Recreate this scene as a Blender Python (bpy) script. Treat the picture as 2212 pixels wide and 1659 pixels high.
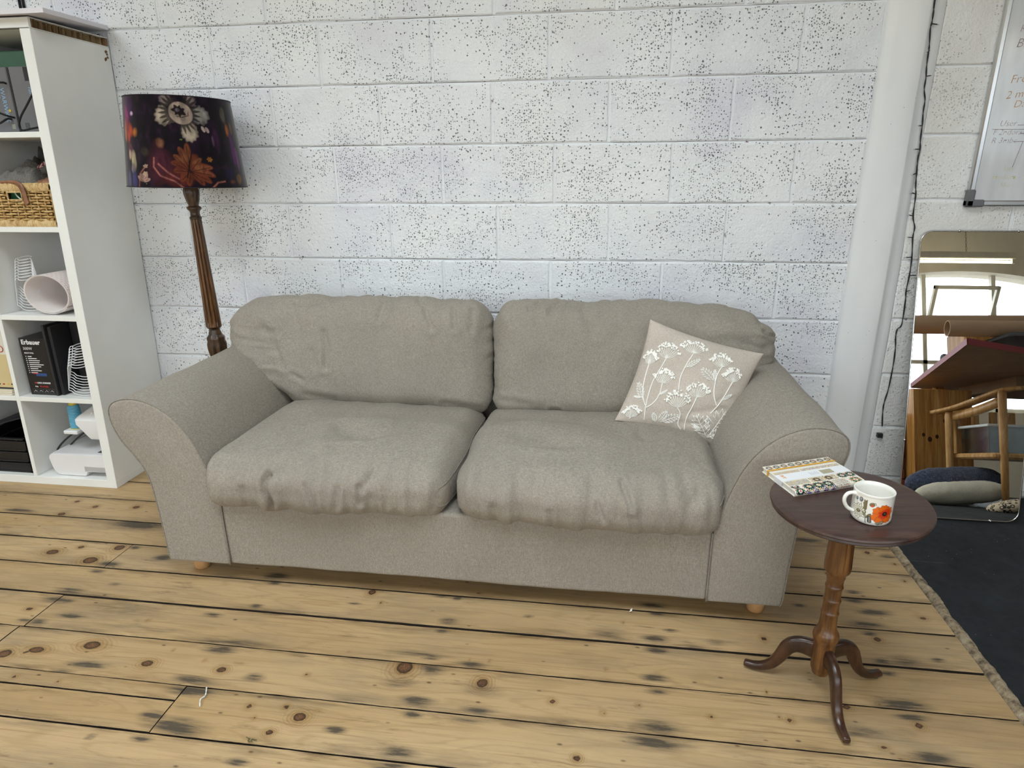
KNOTS=[(-0.987,-1.307,0.0265,0.0153),(-1.131,-1.345,0.0236,0.0115),(-1.21,-1.371,0.0206,0.0159),(-0.779,-1.354,0.0178,0.0111),(-0.559,-1.35,0.0135,0.0097),(-0.273,-1.477,0.0169,0.0136),(-0.325,-1.532,0.0104,0.0077),(-0.416,-1.461,0.0075,0.0068),(-0.322,-1.451,0.0074,0.0079),(-0.235,-1.452,0.0039,0.004),(-1.495,-0.882,0.0228,0.0151),(-1.417,-0.839,0.0115,0.0089),(-1.274,-0.824,0.0197,0.0157),(-1.319,-0.913,0.0265,0.0187),(-1.42,-0.539,0.0137,0.0113),(-1.591,-0.555,0.0122,0.0099),(-1.682,-0.627,0.0155,0.0107),(-1.7,-0.524,0.0107,0.0087),(-1.308,-1.182,0.0118,0.0065),(-0.9,-1.183,0.0049,0.0055),(-0.625,-1.322,0.0039,0.0034),(-1.102,-1.448,0.0078,0.0054),(-0.97,-1.448,0.0055,0.0036),(-0.386,-1.495,0.0044,0.0038),(-0.317,-1.337,0.0063,0.0045),(-0.741,-1.296,0.0034,0.0035),(-1.158,-1.36,0.0035,0.0034),(-0.062,-1.276,0.0229,0.0237),(0.16,-1.306,0.0159,0.0151),(0.35,-1.345,0.008,0.0067),(0.479,-1.365,0.0058,0.005),(0.567,-1.329,0.0054,0.0056),(0.486,-1.211,0.0038,0.0047),(0.166,-1.22,0.0035,0.0036),(-0.238,-1.236,0.0028,0.003),(0.419,-1.508,0.0089,0.0084),(-0.218,-1.013,0.0051,0.006),(-0.266,-0.962,0.0127,0.0142),(0.111,-1.224,0.0022,0.0024),(0.745,-1.342,0.0064,0.005),(0.937,-1.33,0.0073,0.0065),(0.914,-1.323,0.0029,0.003),(1.244,-1.306,0.0098,0.009),(0.94,-1.031,0.0077,0.0096),(1.089,-1.266,0.0111,0.0084),(1.135,-1.384,0.0085,0.0046),(1.437,-0.875,0.0094,0.0069),(1.406,-0.516,0.0101,0.0094),(1.462,-0.683,0.0056,0.0055),(1.471,-0.581,0.0068,0.0059),(0.901,-1.24,0.0031,0.0033),(0.964,-1.254,0.0042,0.0043),(1.264,-0.992,0.0104,0.0097),(1.173,-1.244,0.0052,0.0043),(0.488,-1.211,0.0034,0.0041),(0.536,-1.011,0.0037,0.0036),(1.222,-0.668,0.0044,0.0056)]
STAINS=[(-1.254,-1.084,0.044,0.0124,1),(-1.264,-1.129,0.0399,0.0119,1),(-1.231,-1.13,0.0265,0.0085,1),(-1.148,-1.195,0.0381,0.0079,1),(-0.939,-1.38,0.0506,0.0103,1),(-0.609,-1.276,0.0424,0.0127,1),(-0.454,-1.365,0.0238,0.0101,1),(-0.614,-1.395,0.0478,0.0111,1),(-0.75,-1.601,0.0106,0.0059,1),(-0.621,-1.591,0.0238,0.0069,1),(-0.357,-1.621,0.0247,0.0074,1),(-0.168,-1.503,0.0234,0.0074,1),(-0.715,-1.135,0.0277,0.0066,1),(-0.605,-0.955,0.0197,0.0077,1),(-1.246,-0.968,0.0249,0.0079,1),(-1.133,-1.031,0.0171,0.0047,1),(-0.606,-1.078,0.0187,0.0069,1),(-1.217,-0.816,0.0151,0.009,1),(-1.231,-0.925,0.0361,0.0123,1),(-1.273,-1.232,0.0222,0.0054,1),(-1.235,-1.233,0.0284,0.0092,1),(-0.562,-1.544,0.0629,0.0195,1),(-0.595,-1.433,0.0622,0.0118,1),(-0.998,-1.14,0.1393,0.028,0.45),(-1.312,-0.663,0.0887,0.028,1.3),(-1.071,-0.864,0.029,0.0129,1.2),(-1.882,-0.622,0.0527,0.0109,1),(-0.619,-0.92,0.0401,0.0149,1),(-0.641,-1.523,0.0299,0.0107,1),(-0.996,-1.412,0.0335,0.0087,0.6),(-0.876,-1.22,0.1793,0.0106,0.4),(-0.598,-1.241,0.1142,0.0102,0.7),(-0.583,-1.482,0.0303,0.0111,0.3),(0.014,-1.072,0.0241,0.0098,1),(0.003,-1.117,0.0165,0.006,1),(-0.037,-0.951,0.0205,0.0063,1),(0.015,-0.959,0.0127,0.0062,1),(-0.302,-1.027,0.018,0.0045,1),(0.004,-1.388,0.0409,0.011,1),(0.005,-1.433,0.02,0.0076,1),(-0.167,-1.504,0.0177,0.0058,1),(0.004,-1.547,0.0372,0.0116,1),(-0.001,-1.588,0.0363,0.0098,1),(0.629,-1.073,0.0351,0.0107,1),(0.63,-1.118,0.0258,0.009,1),(0.618,-1.226,0.0305,0.0097,1),(0.618,-1.278,0.0237,0.0076,1),(0.614,-1.39,0.0481,0.0133,1),(0.607,-1.439,0.0611,0.0156,1),(0.012,-1.276,0.0326,0.0141,0.9),(-0.062,-1.334,0.0426,0.0133,0.6),(0.169,-1.399,0.0396,0.0097,0.7),(0.155,-1.433,0.0505,0.007,0.6),(0.495,-1.071,0.0538,0.0169,0.6),(0.642,-0.955,0.0209,0.0075,1),(0.251,-1.018,0.0143,0.0051,1),(-0.044,-1.219,0.081,0.0085,0.6),(-0,-1.229,0.0223,0.0048,1.2),(0.117,-1.241,0.0392,0.0082,0.9),(0.341,-1.077,0.0685,0.0109,0.35),(0.168,-1.332,0.0493,0.0209,0.35),(-0.118,-1.122,0.0953,0.0167,0.3),(0.676,-1.029,0.0179,0.0056,1),(1.234,-1.24,0.0547,0.015,1),(1.237,-1.281,0.0321,0.0082,1),(1.232,-1.398,0.0399,0.0112,1),(1.253,-0.927,0.0472,0.0103,1),(1.267,-0.81,0.0272,0.0099,1),(1.273,-0.765,0.0231,0.0069,1),(1.298,-0.863,0.0439,0.0109,1.1),(1.25,-0.967,0.0169,0.0071,1),(1.243,-1.083,0.0199,0.0076,1),(1.24,-1.128,0.0194,0.0061,1),(1.106,-1.344,0.0561,0.0125,0.7),(1.306,-1.074,0.0356,0.0159,0.6),(0.632,-0.915,0.0426,0.0093,1),(0.639,-0.956,0.0186,0.006,1),(1.47,-0.533,0.0248,0.0103,1),(1.082,-0.857,0.0182,0.0064,1),(1.212,-0.453,0.0636,0.0133,1),(0.802,-1.064,0.0258,0.0107,0.6),(0.733,-1.096,0.0257,0.0065,0.7),(1.014,-1.318,0.0434,0.01,0.4),(1.396,-1.06,0.0157,0.0064,1),(1.197,-1.337,0.0417,0.0144,0.4)]
FLOWERS=[((-0.119,0.572),(-0.155,0.834),0.239,[(-0.116,0.562),(-0.171,0.292),(-0.187,0.058),(-0.142,-0.178)]),((-0.522,0.332),(-0.547,0.632),0.22,[(-0.522,0.332),(-0.567,0.089),(-0.608,-0.107),(-0.606,-0.334),(-0.574,-0.62),(-0.513,-0.896)]),((-0.792,0.161),(-0.812,0.416),0.152,[(-0.792,0.161),(-0.786,0.015),(-0.767,-0.172),(-0.728,-0.352),(-0.654,-0.51),(-0.587,-0.601)]),((0.398,0.468),(0.317,0.734),0.209,[(0.4,0.464),(0.375,0.295),(0.399,0.074),(0.448,-0.093),(0.544,-0.245)]),((0.67,0.263),(0.594,0.508),0.199,[(0.67,0.263),(0.634,0.039),(0.586,-0.184),(0.5,-0.42)]),((-0.441,-0.131),(-0.476,0.131),0.197,[(-0.441,-0.131),(-0.423,-0.341),(-0.47,-0.517),(-0.558,-0.637)]),((0.18,-0.207),(0.132,0.052),0.222,[(0.18,-0.207),(0.168,-0.417),(0.147,-0.631),(0.191,-0.879)]),((-0.065,-0.484),(-0.144,-0.191),0.234,[(-0.065,-0.484),(0.022,-0.581),(0.048,-0.778),(0.134,-0.887)]),((-0.754,-0.885),(-0.806,-0.663),0.182,[(-0.754,-0.885),(-0.773,-0.925)])]
LEAVES=[((0.377,0.169),(0.097,0.337),1),((-0.176,0.244),(0.022,0.495),0.6),((-0.312,-0.886),(-0.408,-0.701),0.9),((-0.271,-0.85),(-0.203,-0.61),1.0),((-0.248,-0.854),(0.017,-0.628),1.0),((0.601,-0.88),(0.278,-0.518),1.2),((0.601,-0.88),(0.751,-0.289),1.5),((0.601,-0.88),(0.878,-0.638),1.1),((-0.664,-0.513),(-0.869,-0.217),0.8),((-0.697,-0.479),(-0.855,-0.486),0.6),((-0.439,-0.358),(-0.323,-0.228),0.5),((0.606,-0.12),(0.749,0.043),0.6),((0.464,-0.8),(0.305,-0.715),0.8),((0.705,-0.811),(0.865,-0.78),0.7),((0.377,0.169),(0.311,0.388),0.6)]
WR_SL=[([(-0.547,-1.000,0.419),(-0.565,-1.000,0.394),(-0.566,-1.000,0.363),(-0.552,-1.000,0.317)],0.013,0.01),([(-0.444,-0.900,0.452),(-0.472,-0.991,0.452),(-0.500,-1.051,0.452)],0.008,0.02),([(-0.263,-1.000,0.400),(-0.265,-1.000,0.340)],0.006,0.008),([(-0.331,-1.000,0.390),(-0.344,-1.000,0.322)],0.006,0.009),([(-0.435,-1.000,0.389),(-0.413,-1.000,0.324)],0.005,0.009),([(-0.190,-1.000,0.399),(-0.183,-1.000,0.339)],0.004,0.008),([(-0.113,-1.000,0.386),(-0.105,-1.000,0.326)],0.004,0.009),([(-0.642,-1.000,0.370),(-0.638,-1.000,0.315)],0.004,0.009),([(-0.448,-0.685,0.452),(-0.247,-0.818,0.452)],0.006,0.03),([(-0.215,-1.013,0.445),(-0.218,-1.095,0.445)],0.006,0.012),([(-0.729,-0.977,0.440),(-0.677,-0.983,0.440)],0.006,0.012)]
WR_SR=[([(0.513,-1.000,0.460),(0.542,-1.000,0.379)],0.006,0.008),([(0.448,-1.000,0.386),(0.467,-1.000,0.335)],0.004,0.008),([(0.540,-1.000,0.366),(0.553,-1.000,0.315)],0.005,0.008),([(0.729,-1.000,0.442),(0.700,-1.000,0.390)],0.004,0.02),([(0.310,-1.000,0.350),(0.316,-1.000,0.304)],0.004,0.01),([(0.144,-1.000,0.352),(0.149,-1.000,0.306)],0.004,0.012),([(0.805,-0.705,0.445),(0.805,-0.895,0.445)],0.006,0.015),([(0.191,-0.650,0.455),(0.349,-0.799,0.455)],0.005,0.04),([(0.604,-0.692,0.450),(0.583,-0.591,0.450)],0.006,0.02)]
WR_BL=[([(-0.594,-0.410,0.723),(-0.586,-0.410,0.667),(-0.601,-0.410,0.588)],0.006,0.012),([(-0.656,-0.410,0.651),(-0.641,-0.410,0.587)],0.004,0.014),([(-0.748,-0.300,0.808),(-0.704,-0.300,0.806),(-0.628,-0.300,0.821)],0.008,0.008),([(-0.374,-0.340,0.830),(-0.400,-0.340,0.767)],0.005,0.012),([(-0.228,-0.360,0.837),(-0.209,-0.360,0.803),(-0.192,-0.360,0.742)],0.007,0.012),([(-0.106,-0.360,0.819),(-0.102,-0.360,0.744)],0.006,0.012),([(-0.032,-0.360,0.814),(-0.040,-0.360,0.732)],0.005,0.012),([(-0.809,-0.400,0.722),(-0.794,-0.400,0.637),(-0.779,-0.400,0.579)],0.005,0.01),([(-0.735,-0.420,0.557),(-0.700,-0.420,0.537)],0.004,0.01),([(-0.268,-0.410,0.724),(-0.258,-0.410,0.662)],0.004,0.02),([(-0.851,-0.380,0.730),(-0.819,-0.380,0.638)],0.006,0.014),([(-0.692,-0.420,0.478),(-0.569,-0.420,0.461)],0.004,0.012),([(-0.140,-0.420,0.464),(-0.002,-0.420,0.448)],0.004,0.012)]
WR_BR=[([(0.268,-0.420,0.456),(0.298,-0.420,0.455)],0.006,0.008),([(0.080,-0.420,0.486),(0.186,-0.420,0.474)],0.003,0.012),([(0.284,-0.300,0.831),(0.247,-0.300,0.800)],0.008,0.01),([(0.207,-0.280,0.818),(0.169,-0.280,0.802)],0.008,0.008),([(0.576,-0.300,0.836),(0.542,-0.300,0.798)],0.006,0.012),([(1.006,-0.300,0.823),(1.024,-0.300,0.845)],0.01,0.007),([(1.023,-0.300,0.794),(1.045,-0.300,0.809)],0.01,0.007),([(1.032,-0.300,0.773),(1.057,-0.300,0.766)],0.009,0.007),([(1.022,-0.300,0.743),(1.058,-0.300,0.725)],0.008,0.008),([(0.545,-0.420,0.649),(0.587,-0.420,0.522)],0.006,0.03),([(0.375,-0.360,0.815),(0.413,-0.360,0.741)],0.004,0.02),([(0.109,-0.340,0.820),(0.124,-0.340,0.760)],0.004,0.014),([(0.946,-0.350,0.709),(1.017,-0.350,0.689)],0.005,0.012)]
import bpy, math, random
import numpy as np
from mathutils import Vector, Matrix, noise
for o in list(bpy.data.objects): bpy.data.objects.remove(o, do_unlink=True)
SC = bpy.context.scene
COL = SC.collection
rnd = random.Random(7)
# ------------------------------------------------------------------ camera
CAM = (0.43887, -2.68313, 1.28826)
yaw, pitch, roll = 0.1392969, 0.3122556, -0.0071515
fwd = Vector((-math.sin(yaw)*math.cos(pitch), math.cos(yaw)*math.cos(pitch), -math.sin(pitch)))
rt = Vector((math.cos(yaw), math.sin(yaw), 0)); upv = rt.cross(fwd)
r2 = math.cos(roll)*rt + math.sin(roll)*upv
u2 = -math.sin(roll)*rt + math.cos(roll)*upv
cd = bpy.data.cameras.new('camera'); cam = bpy.data.objects.new('camera', cd); COL.objects.link(cam)
mw = Matrix(((r2.x, u2.x, -fwd.x, CAM[0]), (r2.y, u2.y, -fwd.y, CAM[1]), (r2.z, u2.z, -fwd.z, CAM[2]), (0, 0, 0, 1)))
cam.matrix_world = mw
cd.sensor_fit = 'HORIZONTAL'; cd.sensor_width = 36; cd.lens = 1403.817/2212*36
cd.clip_start = 0.05; cd.clip_end = 200
SC.camera = cam
# ------------------------------------------------------------------ daylight: overcast sky through the windows
W = bpy.data.worlds.new('sky'); SC.world = W; W.use_nodes = True
bg = W.node_tree.nodes['Background']
_t = W.node_tree; _tc = _t.nodes.new('ShaderNodeTexCoord'); _sx = _t.nodes.new('ShaderNodeSeparateXYZ'); _rp = _t.nodes.new('ShaderNodeValToRGB')
_t.links.new(_tc.outputs['Generated'], _sx.inputs[0]); _mr = _t.nodes.new('ShaderNodeMapRange'); _t.links.new(_sx.outputs[2], _mr.inputs[0]); _mr.inputs[1].default_value = -1; _mr.inputs[2].default_value = 1
_t.links.new(_mr.outputs[0], _rp.inputs[0]); _e = _rp.color_ramp.elements
_e[0].position = .47; _e[0].color = (.10, .10, .095, 1); _e[1].position = 1; _e[1].color = (.85, .945, 1.0, 1); _m = _e.new(.505); _m.color = (.30, .335, .365, 1)   # overcast sky: brighter towards the zenith, dull ground below
_t.links.new(_rp.outputs[0], bg.inputs[0]); bg.inputs[1].default_value = 11.0
SC.view_settings.view_transform = 'Standard'; SC.view_settings.look = 'None'
SC.view_settings.exposure = 0.03; SC.view_settings.gamma = 1; SC.view_settings.use_curve_mapping = False
WINS = [(-3.9, -2.5), (-2.2, -0.8), (-0.5, 0.9), (1.2, 2.6), (3.35, 5.55)]
WZ0, WZ1, YF, ZC = 0.92, 2.5, -5.2, 3.05
XL, XR = -4.3, 6.4
def area(name, loc, rot, sx, sy, portal=False, power=0, color=(1, 1, 1)):
    l = bpy.data.lights.new(name, 'AREA'); l.shape = 'RECTANGLE'; l.size = sx; l.size_y = sy; l.energy = power; l.color = color
    if portal: l.cycles.is_portal = True
    o = bpy.data.objects.new(name, l); COL.objects.link(o); o.location = loc; o.rotation_euler = rot
    return o
for i, (a, b) in enumerate(WINS):   # sampling portals in the window openings
    area('window_portal', ((a+b)/2, YF-0.02, (WZ0+WZ1)/2), (math.radians(90), 0, 0), b-a, WZ1-WZ0, portal=True)
# unseen ceiling openings, added to bring overhead light onto seat and floor
ADDED_SKYLIGHTS = [(-2.5, -2.25, 1.3, 1.5), (0.3, -2.25, 1.4, 1.5)]
for (x, y, sx, sy) in ADDED_SKYLIGHTS:
    area('added_skylight_portal', (x, y, ZC+0.1), (0, 0, 0), sx, sy, portal=True)

# ------------------------------------------------------------------ helpers
def srgb(h):
    if isinstance(h, str):
        h = h.lstrip('#'); c = [int(h[i:i+2], 16)/255 for i in (0, 2, 4)]
    else: c = [x/255 for x in h]
    return tuple((x/12.92 if x <= .04045 else ((x+.055)/1.055)**2.4) for x in c) + (1,)
WLOC = {}
def link(o, parent=None, loc=(0, 0, 0)):
    COL.objects.link(o)
    if parent is not None:
        o.parent = parent; WLOC[o.name] = WLOC[parent.name]
    else:
        o.location = loc; WLOC[o.name] = Vector(loc)
    return o
def tag(o, label=None, cat=None, group=None, kind=None):
    if label: o['label'] = label
    if cat: o['category'] = cat
    if group: o['group'] = group
    if kind: o['kind'] = kind
    return o
def thing(name, loc, label, cat, group=None):
    o = bpy.data.objects.new(name, None); o.empty_display_size = .05
    link(o, None, loc); return tag(o, label, cat, group)
class MB:
    def __init__(s): s.v = []; s.f = []; s.m = []; s.uv = {}; s.mi = 0
    def add(s, vs, fs):
        b = len(s.v); s.v += [tuple(p) for p in vs]
        for f in fs: s.f.append(tuple(i+b for i in f)); s.m.append(s.mi)
        return b
    def box(s, x0, x1, y0, y1, z0, z1, bev=0.0, M=None):
        vs = []; 
        if bev <= 0:
            P = [(x0,y0,z0),(x1,y0,z0),(x1,y1,z0),(x0,y1,z0),(x0,y0,z1),(x1,y0,z1),(x1,y1,z1),(x0,y1,z1)]
            F = [(0,3,2,1),(4,5,6,7),(0,1,5,4),(1,2,6,5),(2,3,7,6),(3,0,4,7)]
        else:
            b = min(bev, (x1-x0)*.49, (y1-y0)*.49, (z1-z0)*.49); P = []; idx = {}
            for ix, X in ((0,x0),(1,x1)):
                for iy, Y in ((0,y0),(1,y1)):
                    for iz, Z in ((0,z0),(1,z1)):
                        sx = 1-2*ix; sy = 1-2*iy; sz = 1-2*iz
                        idx[(ix,iy,iz,'x')] = len(P); P.append((X, Y+sy*b, Z+sz*b))
                        idx[(ix,iy,iz,'y')] = len(P); P.append((X+sx*b, Y, Z+sz*b))
                        idx[(ix,iy,iz,'z')] = len(P); P.append((X+sx*b, Y+sy*b, Z))
            F = []
            cyc = [(0,0),(1,0),(1,1),(0,1)]
            for e in (0,1):
                F.append([idx[(e,a,c,'x')] for a,c in (cyc if e else cyc[::-1])])
                F.append([idx[(a,e,c,'y')] for a,c in (cyc[::-1] if e else cyc)])
                F.append([idx[(a,c,e,'z')] for a,c in (cyc if e else cyc[::-1])])
            for a in (0,1):
                for c in (0,1):
                    F.append([idx[(a,c,0,'x')],idx[(a,c,1,'x')],idx[(a,c,1,'y')],idx[(a,c,0,'y')]])
                    F.append([idx[(a,0,c,'x')],idx[(a,1,c,'x')],idx[(a,1,c,'z')],idx[(a,0,c,'z')]])
                    F.append([idx[(0,a,c,'y')],idx[(1,a,c,'y')],idx[(1,a,c,'z')],idx[(0,a,c,'z')]])
                    for d in (0,1): F.append([idx[(a,c,d,'x')],idx[(a,c,d,'y')],idx[(a,c,d,'z')]])
        if M is not None: P = [tuple(M @ Vector(p)) for p in P]
        s.add(P, F); return s
    def tube(s, pts, r, n=8, caps=True, closed=False):
        pts = [Vector(p) for p in pts]; N = len(pts)
        R = r if isinstance(r, (list, tuple)) else [r]*N
        vs = []; fs = []; prev = None
        for i, p in enumerate(pts):
            a = pts[(i-1) % N] if (closed or i > 0) else p; b = pts[(i+1) % N] if (closed or i < N-1) else p
            t = (b-a); t = t.normalized() if t.length > 1e-9 else Vector((0,0,1))
            if prev is None:
                up = Vector((0,0,1)) if abs(t.z) < .9 else Vector((1,0,0))
                nx = t.cross(up).normalized()
            else:
                nx = prev - t*prev.dot(t); nx = nx.normalized() if nx.length > 1e-6 else t.orthogonal().normalized()
            ny = t.cross(nx); prev = nx
            for k in range(n):
                an = 2*math.pi*k/n; vs.append(p + (nx*math.cos(an)+ny*math.sin(an))*R[i])
        M_ = N if closed else N-1
        for i in range(M_):
            j = (i+1) % N
            for k in range(n):
                k2 = (k+1) % n; fs.append((i*n+k, i*n+k2, j*n+k2, j*n+k))
        if caps and not closed:
            fs.append(tuple(range(n))[::-1]); fs.append(tuple((N-1)*n+k for k in range(n)))
        s.add(vs, fs); return s
    def lathe(s, prof, c=(0,0,0), n=32, axis=None, flute=None, cap=True):
        vs = []; fs = []; c = Vector(c)
        for i, (r, z) in enumerate(prof):
            for k in range(n):
                an = 2*math.pi*k/n; rr = r
                if flute: rr = r*flute(i, z, an)
                p = Vector((rr*math.cos(an), rr*math.sin(an), z))
                if axis is not None: p = axis @ p
                vs.append(c+p)
        for i in range(len(prof)-1):
            for k in range(n):
                k2 = (k+1) % n; fs.append((i*n+k, i*n+k2, (i+1)*n+k2, (i+1)*n+k))
        if cap:
            fs.append(tuple(range(n))[::-1]); fs.append(tuple((len(prof)-1)*n+k for k in range(n)))
        s.add(vs, fs); return s
    def grid(s, nu, nv, fn, cu=False, cv=False, flip=False):
        vs = [fn(i/(nu if cu else nu-1), j/(nv if cv else nv-1)) for i in range(nu) for j in range(nv)]
        fs = []
        for i in range(nu if cu else nu-1):
            for j in range(nv if cv else nv-1):
                a = i*nv+j; b = ((i+1) % nu)*nv+j; c_ = ((i+1) % nu)*nv+(j+1) % nv; d = i*nv+(j+1) % nv
                fs.append((a,d,c_,b) if flip else (a,b,c_,d))
        s.add(vs, fs); return s
    def prism(s, poly, fa, fb):
        n = len(poly); va = [fa(p) for p in poly]; vb = [fb(p) for p in poly]
        s.add(va+vb, [tuple(range(n))[::-1], tuple(range(n, 2*n))] + [(i, (i+1) % n, n+(i+1) % n, n+i) for i in range(n)])
        return s
    def sphere(s, c, r, nu=8, nv=5, sc=(1,1,1)):
        vs = [Vector(c)+Vector((0,0,r*sc[2]))]; fs = []
        for j in range(1, nv):
            ph = math.pi*j/nv
            for k in range(nu):
                th = 2*math.pi*k/nu; vs.append(Vector(c)+Vector((r*sc[0]*math.sin(ph)*math.cos(th), r*sc[1]*math.sin(ph)*math.sin(th), r*sc[2]*math.cos(ph))))
        vs.append(Vector(c)-Vector((0,0,r*sc[2])))
        for k in range(nu): fs.append((0, 1+k, 1+(k+1) % nu))
        for j in range(nv-2):
            for k in range(nu):
                a = 1+j*nu+k; b = 1+j*nu+(k+1) % nu; fs.append((a, a+nu, b+nu, b))
        e = len(vs)-1; o0 = 1+(nv-2)*nu
        for k in range(nu): fs.append((o0+k, e, o0+(k+1) % nu))
        s.add(vs, fs); return s
    def build(s, name, mats, parent=None, smooth=True, origin=None, angle=None, fix=False):
        me = bpy.data.meshes.new(name)
        if parent is not None: org = WLOC[parent.name]
        elif origin is not None: org = Vector(origin)
        else:
            A = np.array([tuple(v) for v in s.v]); org = Vector(((A[:,0].min()+A[:,0].max())/2, (A[:,1].min()+A[:,1].max())/2, A[:,2].min()))
        me.from_pydata([(v[0]-org[0], v[1]-org[1], v[2]-org[2]) for v in s.v], [], s.f)
        if not isinstance(mats, (list, tuple)): mats = [mats]
        for m in mats: me.materials.append(m)
        if len(mats) > 1: me.polygons.foreach_set('material_index', s.m)
        if fix:
            import bmesh
            bm = bmesh.new(); bm.from_mesh(me); bmesh.ops.recalc_face_normals(bm, faces=bm.faces); bm.to_mesh(me); bm.free()
        if smooth:
            me.polygons.foreach_set('use_smooth', [True]*len(me.polygons))
            if angle is not None:
                me.set_sharp_from_angle(angle=math.radians(angle))
        me.update()
        o = bpy.data.objects.new(name, me); link(o, parent, org); return o
def copy_tree(o, loc=None, parent=None):
    c = o.copy(); COL.objects.link(c)
    if parent is not None: c.parent = parent
    elif loc is not None: c.location = loc
    WLOC[c.name] = Vector(c.location) if parent is None else WLOC[parent.name]
    for ch in o.children: copy_tree(ch, None, c)
    return c
def bez(p, n=12):
    """Catmull-Rom through points"""
    p = [Vector(x) for x in p]; out = []
    for i in range(len(p)-1):
        a = p[max(i-1, 0)]; b = p[i]; c = p[i+1]; d = p[min(i+2, len(p)-1)]
        for k in range(n):
            t = k/n
            out.append(.5*((2*b)+(c-a)*t+(2*a-5*b+4*c-d)*t*t+(3*b-a-3*c+d)*t**3))
    out.append(p[-1]); return out
def fbm(p, sc=1, oct=3):
    v = Vector(p)*sc; a = 1; t = 0
    for _ in range(oct): t += a*noise.noise(v); v = v*2.03; a *= .5
    return t
def text_mesh(name, body, mat, parent, M, size=.05, thick=.0004, label=None, bold=0.0, shear=0):
    cu = bpy.data.curves.new(name, 'FONT'); cu.body = body; cu.size = size; cu.extrude = thick; cu.offset = bold; cu.shear = shear
    cu.align_x = 'LEFT'; cu.resolution_u = 2
    t = bpy.data.objects.new('tmp', cu); COL.objects.link(t)
    dg = bpy.context.evaluated_depsgraph_get(); me = bpy.data.meshes.new_from_object(t.evaluated_get(dg))
    bpy.data.objects.remove(t, do_unlink=True)
    off = WLOC[parent.name]
    me.transform(Matrix.Translation(-off) @ M); me.materials.clear(); me.materials.append(mat); me.name = name
    o = bpy.data.objects.new(name, me); link(o, parent)
    if label: o['label'] = label
    return o
def frame_mat(o, ex, ey):
    ex = Vector(ex).normalized(); ey = Vector(ey); ey = (ey-ex*ey.dot(ex)).normalized(); ez = ex.cross(ey); o = Vector(o)
    return Matrix(((ex.x, ey.x, ez.x, o.x), (ex.y, ey.y, ez.y, o.y), (ex.z, ey.z, ez.z, o.z), (0,0,0,1)))

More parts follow.
